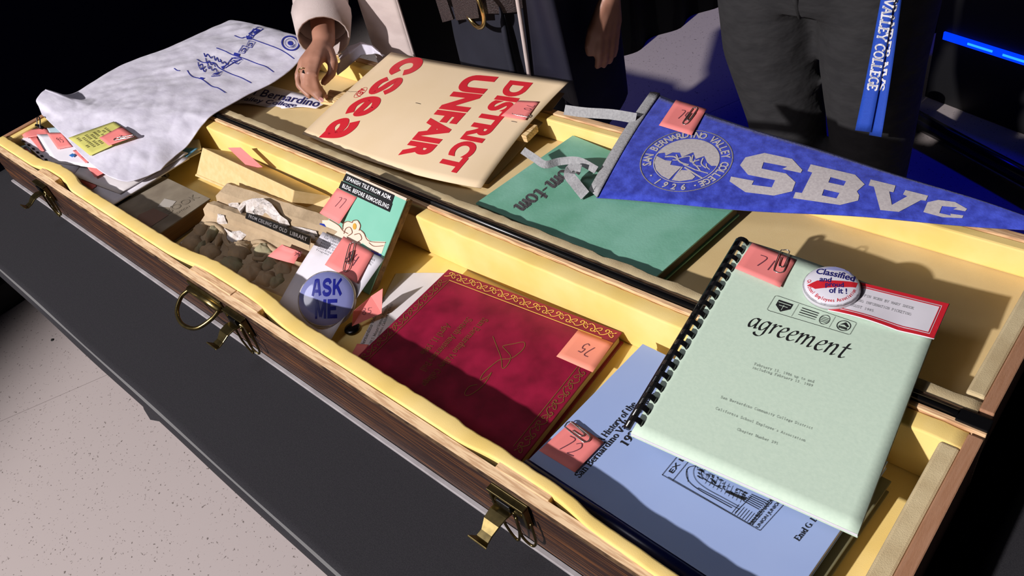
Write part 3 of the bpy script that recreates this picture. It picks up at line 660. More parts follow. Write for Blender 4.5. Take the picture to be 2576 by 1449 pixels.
# ---------------------------------------------------------------- agreement booklet
ac = [at(1874, 604, .028), at(2372, 781, .018), at(2158, 1344, .000), at(1587, 1089, .008)]
agr = thing('agreement_booklet', 'pale green comb-bound agreement booklet lying across the case hinge', 'booklet', sum(ac, Vector()) / 4 - Vector((0, 0, .01)))
an = (ac[1] - ac[0]).cross(ac[3] - ac[0]).normalized(); an = an if an.z > 0 else -an
def afn(u, v):
    p = bil(ac, u, v); c = 0.0035 * math.sin(v * 2.2) * (u ** 2) + 0.003 * (v ** 6) * math.sin(u * 5)
    return p + an * c
vs, fs = grid(afn, 20, 20)
acov = mk('front_cover', vs, fs, mint, agr, solid=0.0006, surf=True, smooth=True)
MB().prism([p - an * .0012 for p in ac], -an * .0035).build('inner_pages', paper, agr)
MB().prism([p - an * .005 + (sum(ac, Vector()) / 4 - p) * -.004 for p in ac], -an * .0012).build('back_cover', mint, agr)
ed = (ac[3] - ac[0]); eL = ed.length; ed = ed / eL; eo = an.cross(ed).normalized(); eo = eo if eo.x < 0 else -eo
MB().tube([ac[0] + eo * .007 - an * .001 + ed * .002, ac[3] + eo * .007 - an * .001 - ed * .004], 0.0042, 10).build('comb_bar', blackplastic, agr, smooth=True)
ringv = None
for k in range(19):
    c = ac[0] + ed * (eL * (.018 + k * .0520)) + eo * .0015 - an * .001
    b = MB(); rg = []
    for i in range(9):
        a = math.radians(-25 + 215 * i / 8)
        for_r = [(.0072 + d) for d in (0, .0012)]
        rg.append([c + (eo * -math.cos(a) + an * math.sin(a)) * rr + ed * e for rr, e in ((for_r[0], -.0032), (for_r[1], -.0032), (for_r[1], .0032), (for_r[0], .0032))])
    b.rings(rg).build('comb_ring', blackplastic, agr)
decal('title_lettering', pentext('agreement', w=.085, ang=.62, thin=.028, serif=0, sh=.10, font=ITA, track=-.03), [(1893, 792), (2138, 868), (2108, 918), (1868, 822)], acov, ink, agr, split=14) if False else None
decal('title_lettering', pentext('agreement', w=.085, ang=.62, thin=.028, serif=0, sh=.12, font=ITA, track=-.02), [(1896, 786), (2150, 868), (2118, 921), (1872, 836)], acov, ink, agr)
ty = [('February 13, 1986 up to and', (1896, 921), (2046, 966)), ('including February 13, 1989', (1892, 930), (2042, 976)), ('San Bernardino Community College District', (1812, 1004), (2042, 1083)), ("California School Employee's Association", (1799, 1032), (2024, 1114)), ('Chapter Number 291', (1853, 1085), (1954, 1121))]
for s, a, b in ty:
    decal('typed_line', typed(s), lineq(a, b, (2.4, -8)), acov, inkgrey, agr)
f0 = lambda x, y: (1560 + x / 2.786, 580 + y / 2.786)
lg = []
hb = homog([f0(1085, 462), f0(1655, 655), f0(1612, 728), f0(1030, 552)])
def rr(x0, y0, x1, y1, r, n=4):
    out = []
    for cx, cy, a0 in ((x1 - r, y1 - r, 0), (x0 + r, y1 - r, 90), (x0 + r, y0 + r, 180), (x1 - r, y0 + r, 270)):
        out += [(cx + r * math.cos(math.radians(a0 + 90 * i / n)), cy + r * 4 * math.sin(math.radians(a0 + 90 * i / n)) * .9) for i in range(n + 1)]
    return out
lg.append(ribbon2d([hb(*p) for p in rr(0, 0, 1, 1, .03)], .8, True))
lg.append(ribbon2d([hb(.25, 0), hb(.25, 1)], .7)); lg.append(ribbon2d([hb(.70, 0), hb(.70, 1)], .7))
lg.append(fill2d([[hb(.05, .85), hb(.20, .85), hb(.20, .45), hb(.125, .08), hb(.05, .45)]]))
lg.append(ribbon2d([hb(.86 + .09 * math.cos(a), .5 + .42 * math.sin(a)) for a in np.linspace(0, 6.28, 30)], 1.6))
lg.append(fill2d([[hb(.80, .5), hb(.86, .82), hb(.93, .55), hb(.91, .45), hb(.86, .6)]]))
for i in range(9): lg.append(ribbon2d([hb(.80 + i * .014, .42), hb(.81 + i * .013, .22)], 1.3))
for i in range(4): lg.append(ribbon2d([hb(.30, .82 - i * .18), hb(.50, .82 - i * .18)], 2.0 if i < 3 else 1))
lg.append(ribbon2d([hb(.60 + .06 * math.cos(a), .5 + .38 * math.sin(a)) for a in np.linspace(0, 6.28, 20)], 1.2))
for i in range(4): lg.append(ribbon2d([hb(.545, .66 - i * .12), hb(.655, .66 - i * .12)], 1.0))
decal('emblem_strip', join2d(lg), None, acov, ink, agr)
decal('emblem_detail', join2d([ribbon2d([hb(.06, .7), hb(.19, .7)], 1.5), ribbon2d([hb(.08, .5), hb(.17, .5)], 1.2), ribbon2d([hb(.125, .6), hb(.125, .2)], 1.0)]), None, acov, mint, agr, 0.001)
n71 = sticky([(1893, 612), (2003, 655), (1962, 725), (1849, 677)], acov, 'coral sticky note reading 71 on the pale green agreement', off=0.0015, curl=0.003, strokes=digits('71', .30, .36, .26, .36))
clip(on(acov, 1978, 634, .004), on(acov, 1957, 690, .003), on(acov, 1985, 660) - on(acov, 1945, 655), 'wire clip standing on the sticky note of the agreement', wd=.012, r=.0007)
# white label with red border under the small badge
lq = [(2118, 702), (2388, 768), (2347, 862), (2082, 784)]
hl = homog(lq)
def lfn(u, v):
    px, py = hl(u, v); p = on(acov, px, py, .0022); return p + an * (.0035 * abs(math.sin(u * 4.5)) * (1 - v) ** 2)
vs, fs = grid(lfn, 16, 8)
lab = mk('paper_label', vs, fs, paper, surf=True, solid=.0004, smooth=True)
tag(lab, 'white paper label with a red border beside the round badge', 'label')
def frame2d(x0, y0, x1, y1, a, b):
    o_ = [(x0, y0), (x1, y0), (x1, y1), (x0, y1)]; i_ = [(x0 + a, y0 + b), (x1 - a, y0 + b), (x1 - a, y1 - b), (x0 + a, y1 - b)]
    return o_ + i_, [[0, 1, 5, 4], [1, 2, 6, 5], [2, 3, 7, 6], [3, 0, 4, 7]]
fr_ = split2d(join2d([frame2d(.004, .01, .996, .99, .045, .085), frame2d(.058, .12, .942, .88, .008, .022)]), .08)
mk('red_border', [lfn(x, y) + an * .0006 for x, y in fr_[0]], fr_[1], red, lab, edge=True)
for i, s in enumerate(('THIS PIN WORN BY MARY SHOOK', 'DURING INFORMATION PICKETING', 'AUGUST 1985.')):
    a, b = hl(.16, .66 - i * .17), hl(.16 + (.58 if i < 2 else .27), .66 - i * .17)
    decal('typed_line', typed(s), lineq(a, b, (2, -6)), lab, inkgrey, lab)
# round badges
def badge(name, label, cen, n, r, face, rimm, up, h=.006):
    n = n.normalized(); u = (up - n * up.dot(n)).normalized(); s = u.cross(n)
    o = thing(name, label, 'badge', cen)
    prof = [(r * .98, -h), (r, -h * .5), (r * .985, 0), (r * .93, h * .35), (r * .7, h * .72), (r * .35, h * .92), (0.0005, h)]
    rg = [[cen + (s * math.cos(2 * math.pi * k / 48) + u * math.sin(2 * math.pi * k / 48)) * a + n * b for k in range(48)] for a, b in prof]
    MB().rings(rg[:4]).build('rim', rimm, o, smooth=True)
    b = MB().rings(rg[2:]); f = b.build('face', face, o, smooth=True, surf=True)
    def loc(item, off=.0003):
        out = []
        for x, y in item[0]:
            p = cen + s * (x * r) + u * (y * r); d = math.hypot(x, y)
            z = np.interp(d, [0, .35, .7, .93, .985], [h, h * .92, h * .72, h * .35, 0]); out.append(p + n * (z + off))
        return out
    return o, loc
badge_white = M('badge_white', (0.75, 0.74, 0.82), 0.2, coat=0.6)
rim_white = M('badge_rim', (0.55, 0.54, 0.58), 0.3)
ctr = on(acov, 2090, 731, .0075)
upv = on(acov, 2115, 690) - on(acov, 2065, 770)
bd, lc = badge('classified_badge', 'white round badge with Classified and proud of it lettering', ctr, an, .0315, badge_white, rim_white, upv)
def bput(item, mat, nm='lettering', off=.0004):
    it = split2d(item, .12); mk(nm, lc(it, off), it[1], mat, bd, edge=True)
nav = M('badge_navy', (0.02, 0.02, 0.16), 0.3)
def place(item, x0, y0, x1, h, rot=0):
    u = unit(item); return xf(([(x * (x1 - x0), y * h) for x, y in u[0]], u[1]), rot=rot, dx=x0, dy=y0)
rt = -.22 + .0
upx = math.radians(2)
bput(place(text2d('Classified', bold=.02), -.70, .20, .64, .34, .17), nav)
bput(xf(join2d([fill2d([[(-.72, -.42), (-.5, -.1), (.75, .48), (.78, .22), (-.4, -.50)]])]), rot=.0), red, 'red_stripe', .0002)
bput(place(text2d('and', bold=.02), -.42, -.12, -.02, .26, .28), nav); bput(place(text2d('proud', bold=.02), -.10, -.33, .52, .30, .42), nav); bput(place(text2d('of it !', bold=.02), .10, -.48, .70, .26, .42), nav)
bput(arc_text('CA School Employees Association', .84, 195, 345 + 20, .13, .01, inward=True), red)
pale = M('badge_sky', (0.40, 0.42, 0.75), 0.25)
bput(fill2d([[(-.6, .55), (-.2, .62), (.1, .78), (.45, .72), (.2, .93), (-.25, .9)]]), pale, 'sky_patch', .0002)
# ---------------------------------------------------------------- glazed tile leaning on the back foam
glaze = M('turquoise_glaze', (0.19, 0.49, 0.37), 0.16, var=(0.24, 0.55, 0.43), vs=10, vf=0.8, coat=0.4)
glaze_cream = M('cream_glaze', (0.72, 0.62, 0.50), 0.2, coat=0.4)
glaze_line = M('brown_glaze_line', (0.18, 0.06, 0.03), 0.4)
glaze_blue = M('cobalt_glaze', (0.02, 0.04, 0.30), 0.2, coat=0.4)
glaze_gold = M('ochre_glaze', (0.60, 0.33, 0.05), 0.3)
clay = M('broken_clay', (0.30, 0.19, 0.10), 0.9, var=(0.14, 0.09, 0.05), vs=60, vf=0.8, bump=0.8, bs=120, bd=0.004)
tt = [aty(872, 431, .533), aty(1024, 499, .533), at(928, 742, -.076), None]
tt[3] = tt[0] + (tt[2] - tt[1])
tn = (tt[1] - tt[0]).cross(tt[3] - tt[0]).normalized(); tn = tn if tn.y < 0 else -tn
tile = thing('glazed_tile', 'turquoise glazed tile with flower border leaning on the back foam', 'tile', (tt[2] + tt[3]) / 2)
MB().prism([p - tn * .0022 for p in tt], -tn * .013).build('clay_body', clay, tile, bevel=0.002)
tg = MB().prism(tt, -tn * .0025).build('glaze_face', glaze, tile, bevel=0.0012)
BV[tile] = BVHTree.FromPolygons(tt, [[0, 1, 2, 3]])
MB().prism([bil(tt, a, b) + tn * .0004 for a, b in ((.0, 1.0), (1, 1.0), (1, .975), (0, .982))], -tn * .008).build('chipped_top_edge', M('chipped_edge', (0.62, 0.53, 0.42), 0.9, bump=0.8, bs=90, bd=0.003), tile)
g0 = lambda x, y: (420 + x / 3.8125, 360 + y / 3.8125)
def tdec(nm, item, mat, off): return decal(nm, item, None, tile, mat, tile, off)
cream = [(1490, 740), (1560, 740), (1650, 790), (1690, 830), (1700, 770), (1730, 755), (1780, 750), (1830, 745), (1855, 790), (1850, 830), (1880, 860), (1950, 940), (2100, 945), (2060, 1060), (1990, 1050), (1880, 960), (1760, 1010), (1500, 880)]
tdec('cream_border', fill2d([[g0(*p) for p in cream]]), glaze_cream, .0004)
tdec('cobalt_corner', join2d([fill2d([[g0(*p) for p in ((1470, 770), (1510, 775), (1560, 850), (1440, 830))]]), fill2d([[g0(*p) for p in ((1950, 1020), (2060, 1070), (2045, 1110), (1990, 1075))]])]), glaze_blue, .0007)
ln = [[(1560, 735), (1650, 790), (1690, 840), (1740, 870)], [(1690, 830), (1695, 775), (1735, 752), (1780, 765)], [(1780, 765), (1790, 745), (1830, 742), (1858, 790), (1845, 840)], [(1850, 830), (1890, 860), (1940, 940), (2100, 955)], [(1700, 870), (1720, 820), (1760, 810), (1780, 860), (1740, 890)], [(1940, 955), (1990, 990), (2080, 985)], [(1800, 880), (1850, 870), (1870, 920), (1830, 950)]]
tdec('brown_outline', join2d([ribbon2d([g0(*p) for p in catmull(l, 5)], 1.6) for l in ln]), glaze_line, .001)
tdec('flower_centre', disc2d(4.5, *g0(1803, 800), ry=8), glaze_gold, .001)
def tapestrip(s, quad, surf, par, bold=.02):
    h = homog(quad); vs, fs = grid(lambda u, v: on(surf, *h(u, v), .0012), 4, 1)
    o = mk('embossed_tape', vs, fs, MATS.get('matte_black_tape') or M('matte_black_tape', (.008, .008, .010), .7, spec=.2), par, surf=True, solid=.0008)
    ins = [h(.05, .76), h(.96, .76), h(.96, .24), h(.05, .24)]
    decal('embossed_lettering', text2d(s, bold=bold, spacing=1.12), ins, o, M('embossed_white', (0.75, 0.75, 0.78), 0.6) if 'embossed_white' not in MATS else MATS['embossed_white'], par, .0006)
tapestrip('SPANISH TILE FROM ADM.', [g0(1722, 292), g0(2186, 500), g0(2160, 578), g0(1690, 360)], tile, tile)
tapestrip('BLDG. BEFORE REMODELING', [g0(1680, 362), g0(2165, 582), g0(2138, 662), g0(1650, 432)], tile, tile)
sticky([g0(1640, 432), g0(1826, 520), g0(1655, 778), g0(1468, 672)], tile, 'coral sticky note reading 77 on the turquoise tile', curl=0.010, strokes=digits('77', .35, .40, .22, .34, rot=.1))
# ---------------------------------------------------------------- card with the ASK ME badge
cq = [atp(812, 583, tt[0] + tn * .008, tn), atp(967, 650, tt[0] + tn * .008, tn), at(815, 884, -.074), at(689, 786, -.074)]
h0 = lambda x, y: (640 + x / 3.8125, 560 + y / 3.8125)
def cfn(u, v):
    p = bil(cq, u, v); r = .0035 * math.sin(math.pi * v); return p + tn * r
vs, fs = grid(cfn, 10, 14)
card = mk('info_card', vs, fs, paper, surf=True, solid=.0004, smooth=True)
tag(card, 'tall white typed card carrying the ASK ME badge', 'card')
for i, s in enumerate(('In 1982 SBVC', 'for identifi', 'would know t', 'assistance a', 'donated by t', 'Coordinator', 'Programs and')):
    a = h0(680 - i * 15, 128 + i * 24); b = (a[0] + 47, a[1] + 20)
    decal('typed_line', typed(s), lineq(a, b, (2, -5.5)), card, inkgrey, card)
for i, s in enumerate(('ses', 'dents', 'k')):
    a = h0(1105 - i * 3, 355 + i * 22); decal('typed_line', typed(s), lineq(a, (a[0] + 12 - 3 * i, a[1] + 5), (1.5, -5)), card, inkgrey, card)
n84 = sticky([h0(860, 136), h0(1150, 296), h0(985, 585), h0(680, 410)], card, 'coral sticky note reading 84 clipped above the ASK ME badge', off=.0016, curl=.004, strokes=digits('84', .38, .36, .2, .36))
clip(on(n84, *h0(950, 195), .002), on(n84, *h0(880, 475), .002), on(n84, *h0(1000, 280)) - on(n84, *h0(860, 240)), 'dark wire clip on the sticky note above the ASK ME badge', wd=.011, r=.0008)
bn_ = ((cq[1] - cq[0]).cross(cq[3] - cq[0])).normalized(); bn_ = bn_ if bn_.z > 0 else -bn_
bc_ = on(card, 822, 752, .011)
askface = M('periwinkle_face', (0.20, 0.22, 0.46), 0.12, coat=0.8)
askblue = M('ask_blue', (0.008, 0.012, 0.22), 0.3)
up = atp(824, 700, bc_, bn_) - atp(820, 805, bc_, bn_)
bn_ = (bn_ * .45 + (CAM - bc_).normalized() * .55).normalized(); bc_ = on(card, 822, 752); bc_ = bc_ + (CAM - bc_).normalized() * .024
up = atp(823, 700, bc_, bn_) - atp(820, 805, bc_, bn_)
bdA, lcA = badge('ask_me_badge', 'large periwinkle round badge reading ASK ME in blue', bc_, bn_, .0445, askface, M('steel_rim', (0.60, 0.58, 0.60), .3, .3), up, h=.007)
HV = {'A': [[(.10, 0), (.38, 1)], [(.62, 1), (.90, 0)], [(.2, .28), (.8, .28)], [(.36, .93), (.64, .93)]], 'S': [sm((.86, .72), (.72, .90), (.5, .94), (.26, .88), (.14, .72), (.28, .56), (.70, .44), (.86, .28), (.74, .10), (.5, .05), (.24, .10), (.12, .28))], 'K': [[(.13, 0), (.13, 1)], [(.86, 1), (.25, .42)], [(.42, .58), (.88, 0)]],
      'M': [[(.10, 0), (.10, 1)], [(.14, .98), (.5, .10)], [(.5, .10), (.86, .98)], [(.90, 1), (.90, 0)]], 'E': [[(.13, 0), (.13, 1)], [(.1, .90), (.85, .90)], [(.1, .52), (.75, .52)], [(.1, .10), (.85, .10)]]}
def heavy(s):
    it = []
    for i_, ch in enumerate(s):
        for p in HV[ch]:
            vert = ch in 'AEKM' and abs(p[0][0] - p[-1][0]) < .5
            it.append(xf(ribbon2d(p, .25 if ch == 'S' or (vert and ch != 'M') else .20), sx=.80, dx=i_ * .90))
    return join2d(it)
for s, y0 in (('ASK', .04), ('ME', -.70)):
    u = unit(heavy(s)); wd = 1.02 if s == 'ASK' else .74
    it = split2d(([(x * wd - wd * .47, y * .66 + y0) for x, y in u[0]], u[1]), .12)
    mk('lettering', lcA(it), it[1], askblue, bdA, edge=True)
# ---------------------------------------------------------------- sheet with letterhead, upright note, dark button
eq = [at(996, 688, FLZ + .001), at(1140, 688, FLZ + .001), at(1000, 912, FLZ + .001), at(872, 930, FLZ + .001)]
vs, fs = grid(lambda u, v: bil(eq, u, v) + Vector((0, 0, .0015 * math.sin(u * 3))), 6, 6)
env = mk('letter_sheet', vs, fs, paper2, surf=True, solid=.0003); tag(env, 'white letterhead sheet between the badge card and maroon folder', 'paper')
for s, a, b, h in (('San Bernardino Valley College', (908, 890), (971, 750), (-10, -3)), ('701 S. Mount Vernon Avenue', (935, 868), (979, 770), (-7, -2)), ('San Bernardino, California 92410', (942, 878), (990, 766), (-7, -2))):
    decal('letterhead', pentext(s, w=.10, thin=.05, serif=.08), lineq(a, b, h), env, inkgrey, env)
P = lambda x, y, z: at(*h0(x, y), z)
fa = [P(1230, 632, -.035), P(1220, 870, -.066), P(935, 995, -.070), P(948, 852, -.050), P(1118, 705, -.045)]
o = mk('sticky_note', fa, [[0, 1, 4], [4, 1, 2], [4, 2, 3]], coral, solid=.0004, surf=True)
tag(o, 'folded coral sticky note reading 85 standing beside the ASK ME badge', 'sticky note', 'coral sticky notes numbering the items')
st85 = [[(915, 775), (911, 778), (914, 782), (919, 786), (917, 791), (912, 790), (913, 785), (918, 780), (918, 776), (915, 775)], [(934, 774), (927, 775), (926, 781), (931, 781), (932, 786), (926, 789)]]
it85 = join2d([ribbon2d(catmull(p, 4), 1.1) for p in st85])
mk('handwriting', [on(o, x, y, .0008) for x, y in it85[0]], it85[1], pencil, o, edge=True)
sticky([(899, 866), (928, 868), (906, 900), (880, 902)], env, 'coral sticky note scrap half under the maroon folder', off=.001)
bb = at(884, 822, -.071)
MB().rings([[bb + Vector((math.cos(a) * r, math.sin(a) * r, z)) for a in np.linspace(0, 2 * math.pi, 25)[:-1]] for r, z in ((.011, -.006), (.0125, -.004), (.0115, -.002), (.007, -.001))]).build('metal_button', blackmetal, smooth=True)
tag(bpy.data.objects['metal_button'], 'small dark round button tucked below the ASK ME badge', 'button')
# ---------------------------------------------------------------- plaster ceiling fragment
plaster = M('painted_plaster', (0.34, 0.25, 0.15), 0.85, var=(0.50, 0.38, 0.24), vs=18, vf=0.8, bump=0.4, bs=120, bd=0.003)
plaster_g = M('green_painted_plaster', (0.26, 0.27, 0.16), 0.85, var=(0.36, 0.26, 0.16), vs=25, vf=0.9, bump=0.4, bs=120, bd=0.003)
plaster_w = M('broken_white_plaster', (0.66, 0.62, 0.60), 0.95, var=(0.42, 0.36, 0.30), vs=70, vf=0.8, bump=1.0, bs=90, bd=0.006)
fx0, fx1 = -1.300, -0.985
cf = thing('ceiling_fragment', 'broken plaster ceiling moulding with carved leaves and a black caption strip', 'plaster fragment', (-1.14, .39, FLZ))
prof = [(.470, FLZ), (.470, -.030), (.460, -.022), (.440, -.028), (.432, -.034), (.429, -.046), (.424, -.040), (.412, -.036), (.400, -.042), (.396, -.052), (.385, -.058), (.365, -.065), (.335, -.071), (.318, -.074), (.316, FLZ)]
def pfx(i, n, t):
    x = fx0 + (fx1 - fx0) * i / n; sk = .10 * (x - fx0)
    return x, sk
rg = []
NX = 70
for i in range(NX + 1):
    x = fx0 + (fx1 - fx0) * i / NX; sk = .105 * (x - fx0) - .012
    row = []
    for y, z in prof:
        nz = 0 if z <= FLZ + 1e-6 else .0022 * noise.noise((x * 60, y * 60, z * 30))
        row.append(Vector((x + (.012 * noise.noise((y * 90, z * 90, 5)) if i in (0, NX) else 0), y + sk, max(FLZ, z + nz))))
    rg.append(row)
MB().rings(rg).build('moulding_body', plaster, cf, smooth=False)
bvb = BVHTree.FromPolygons([v for r in rg for v in r], [[i * len(prof) + k, i * len(prof) + (k + 1) % len(prof), (i + 1) * len(prof) + (k + 1) % len(prof), (i + 1) * len(prof) + k] for i in range(NX) for k in range(len(prof))])
BV[cf] = bvb
def lobe(px, py, rx, ry, rz, mat, ang=0, ribs=0, nm='carved_leaf', z=None):
    c = on(cf, *g0(px, py)); vs = []; NA, NB = 20, 7
    for j in range(NB + 1):
        ph = math.pi / 2 * j / NB
        for i in range(NA):
            th = 2 * math.pi * i / NA; rib = 1.12 + .14 * math.cos(th * (ribs or 3) + px)
            a, b = math.cos(th) * math.cos(ph) * rx * rib, math.sin(th) * math.cos(ph) * ry * rib
            vs.append(c + Vector((a * math.cos(ang) - b * math.sin(ang), a * math.sin(ang) + b * math.cos(ang), math.sin(ph) * rz - .004 + .0028 * noise.noise((a * 130 + px, b * 130, j * .5)) + (.0016 * math.cos(th * (ribs or 5)) * math.cos(ph)))))
    fs = [[j * NA + i, j * NA + (i + 1) % NA, (j + 1) * NA + (i + 1) % NA, (j + 1) * NA + i] for j in range(NB) for i in range(NA)]
    return mk(nm, vs, fs, mat, cf, smooth=True)
for px, py, rx, ry, rz, m, an_, rb in ((330, 830, .016, .012, .014, plaster, .3, 0), (445, 860, .010, .022, .014, plaster_g, .5, 0), (520, 900, .008, .024, .012, plaster, .6, 0), (710, 1030, .021, .020, .019, plaster, .2, 9), (930, 1030, .016, .014, .016, plaster_g, .2, 0), (1060, 1090, .018, .009, .010, plaster, -.1, 0), (1000, 1130, .012, .020, .012, plaster_g, .6, 0), (1120, 1190, .018, .014, .013, plaster, .1, 5), (250, 960, .020, .016, .016, plaster, .3, 5), (420, 1050, .022, .018, .018, plaster, .2, 6), (620, 1170, .024, .016, .018, plaster_g, .2, 7), (830, 1230, .022, .018, .018, plaster, .2, 6), (960, 1300, .020, .014, .016, plaster, .2, 5), (330, 1010, .010, .020, .012, plaster_g, .5, 0), (520, 1140, .016, .012, .012, plaster, .1, 4), (720, 1280, .014, .012, .010, plaster, .1, 4), (1060, 1320, .012, .014, .012, plaster_g, .1, 4)):
    lobe(px, py, rx, ry, rz, m, an_, rb)
for pts in ([(380, 780), (470, 790), (540, 850), (560, 920), (600, 990), (660, 980)], [(830, 960), (900, 950), (980, 990), (1060, 1040), (1150, 1060)], [(840, 1110), (930, 1120), (980, 1080), (1080, 1080), (1180, 1120)]):
    MB().tube([on(cf, *g0(*p), .002) for p in catmull(pts, 5)], .0042, 8).build('carved_scroll', plaster, cf, smooth=True)
random.seed(11)
def shard(pts, h, mat=plaster_w):
    top = []
    for p in pts: top.append(on(cf, *g0(*p), h + random.uniform(-.002, .003)))
    c = sum(top, Vector()) / len(top) + Vector((0, 0, .004))
    vs = top + [p - Vector((0, 0, h + .008)) for p in top] + [c]; n = len(pts)
    fs = [[i, (i + 1) % n, 2 * n] for i in range(n)] + [[i, n + i, n + (i + 1) % n, (i + 1) % n] for i in range(n)]
    mk('broken_plaster', vs, fs, mat, cf)
for pts, h in (([(700, 610), (760, 570), (850, 560), (900, 590), (850, 640), (760, 640), (700, 680)], .006), ([(850, 565), (960, 560), (1040, 620), (1120, 700), (1060, 700), (960, 640), (880, 630)], .010), ([(1040, 640), (1130, 720), (1190, 750), (1100, 730)], .005), ([(560, 820), (620, 860), (700, 840), (765, 880), (720, 940), (630, 950), (570, 920), (585, 870)], .002), ([(490, 680), (560, 700), (580, 740), (500, 760)], .003), ([(1370, 865), (1430, 880), (1425, 930), (1395, 915)], .002), ([(135, 960), (200, 940), (195, 990), (165, 1000)], .002), ([(610, 570), (700, 580), (690, 600), (600, 590)], .003), ([(1200, 790), (1320, 820), (1450, 850), (1300, 840)], .003)):
    shard(pts, h)
tq = [g0(766, 662), g0(1380, 902), g0(1366, 978), g0(752, 722)]
tp = [on(cf, *q_, .004) for q_ in tq]; tpn = (tp[1] - tp[0]).cross(tp[3] - tp[0]).normalized(); tpn = tpn if tpn.z > 0 else -tpn
tp0 = max((on(cf, *homog(tq)(u_ / 6, v_ / 2), .001) for u_ in range(7) for v_ in range(3)), key=lambda p: p.dot(tpn))
tpl = [atp(*q_, tp0, tpn) for q_ in tq]; BV['frag_tape'] = BVHTree.FromPolygons(tpl, [[0, 1, 2, 3]])
MB().prism([p - tpn * .0002 for p in tpl], -tpn * .008).build('caption_backing', plaster, cf)
tapestrip('FROM CEILING OF OLD  LIBRARY', tq, 'frag_tape', cf)
fz = [on(cf, *g0(1215, 975), .010), on(cf, *g0(1350, 1030), .010), on(cf, *g0(1255, 1196), .004), on(cf, *g0(1020, 1128), .008)]
hs = homog([g0(1215, 972), g0(1365, 1030), g0(1270, 1200), g0(1020, 1128)])
sticky([g0(1215, 972), g0(1365, 1030), g0(1270, 1200), g0(1020, 1128)], 'lidflat' if False else cf, 'coral sticky note reading 78 on the plaster fragment', off=.016, curl=0.004, curl_edge='l', strokes=digits('78', .45, .40, .2, .3, rot=.1), n=3)
# ---------------------------------------------------------------- old grey-brown book
k0 = lambda x, y: (x / 2.898, 300 + y / 2.898)
zo = -.044
obc = [at(411, 443, zo), at(529, 499, zo), at(388, 596, zo), None]; obc[3] = obc[0] + obc[2] - obc[1]
ob, obn = book('old_book', 'worn grey-brown old book with a torn cover beside the papers', 'book', obc, .034, oldbrown, M('brown_pages', (0.26, 0.15, 0.07), 0.85, var=(0.16, 0.09, 0.04), vs=10, vf=.8, stretch=(1, 1, 160)), board=.003)
BV[ob] = BVHTree.FromPolygons(obc, [[0, 1, 2, 3]])
decal('paper_scrap', fill2d([[k0(*p) for p in ((1200, 580), (1285, 600), (1245, 645), (1150, 640))]]), None, ob, M('glassine', (0.40, 0.37, 0.33), .5), ob)
decal('paper_scrap', fill2d([[k0(*p) for p in ((1010, 700), (1120, 650), (1230, 700), (1080, 800), (990, 760))]]), None, ob, M('scuffed_board', (0.20, 0.12, 0.09), .8), ob)
inkworn = M('worn_stamped_ink', (0.175, 0.145, 0.105), .8)
decal('stamped_lettering', text2d('BOOK', bold=.01), lineq(k0(1230, 690), k0(1460, 570), (-16, -8)), ob, inkworn, ob)
decal('stamped_lettering', text2d('EDITION'), lineq(k0(1280, 700), k0(1385, 640), (-4, -3)), ob, inkworn, ob)
# ---------------------------------------------------------------- kraft box with a note on top
B0, A0 = at(740, 479, -.002), at(728, 541, -.058); C0 = at(833, 494, -.036); D0 = at(811, 574, -.077); C0.y = min(C0.y, .533); D0.y = min(D0.y, .533)
B1, A1 = at(509, 371, -.002), at(493, 441, -.058); C1 = B1 + C0 - B0; D1 = A1 + D0 - A0; C1.y = .533; D1.y = min(D1.y, .533)
kb = thing('cardboard_box', 'long tan cardboard box tilted against the back foam', 'box', (-1.27, .49, FLZ))
bx = MB(); bx.add([A0, B0, C0, D0, A1, B1, C1, D1], [[0, 1, 5, 4], [1, 2, 6, 5], [2, 3, 7, 6], [3, 0, 4, 7], [0, 3, 2, 1], [4, 5, 6, 7]])
bx.build('box_body', kraft, kb, bevel=.0012)
MB().prism([A1.lerp(B1, .06) + Vector((0, -.002, 0)), A0.lerp(B0, .06) + Vector((0, -.002, 0)), A0 + Vector((0, -.002, .000)), A1 + Vector((0, -.002, .000))], (0, .002, 0)).build('bottom_flap', kraft, kb)
s0 = B1.lerp(B0, .30).lerp(C1.lerp(C0, .30), .45)
r3 = [s0 + Vector((-.014, -.010, .034)), s0 + Vector((.008, .004, .032)), s0 + Vector((.056, .006, .000)), s0 + Vector((.034, -.010, .002))]
o = mk('sticky_note', r3, [[0, 1, 2, 3]], coral, solid=.0004); tag(o, 'coral sticky note sticking up from the tan cardboard box', 'sticky note', 'coral sticky notes numbering the items')
# ---------------------------------------------------------------- papers at the left end
def sheet(name, label, quad, zs, mat, cat='paper', th=.0008, bend=0.0, n=8, wave=0.0):
    c = [at(*p, z) for p, z in zip(quad, zs)]
    def fn(u, v):
        p = bil(c, u, v); return p + Vector((0, 0, bend * (4 * u * (1 - u)) + wave * math.sin(u * 6 + v * 4)))
    vs, fs = grid(fn, n, n); o = mk(name, vs, fs, mat, surf=True, solid=th, smooth=True); return tag(o, label, cat)
l0 = lambda x, y: (20 + x / 4.7704, 280 + y / 4.7704)
darkbrd = M('dark_frame', (0.015, 0.015, 0.03), .4)
palebl = M('pale_blue_card', (0.42, 0.56, 0.62), .7)
teal = M('teal_card', (0.10, 0.27, 0.40), .6)
s1 = sheet('picture_frame', 'dark edged frame lying under the white sheets', [(300, 380), (417, 440), (338, 505), (250, 500)], (-.050, -.052, -.052, -.052), darkbrd, 'frame', th=.012)
s2 = sheet('frame_mat', 'narrow white card lying on the dark frame beside the old book', [(290, 390), (410, 447), (330, 492), (230, 470)], (-.047, -.049, -.050, -.050), paper, 'card', th=.002)
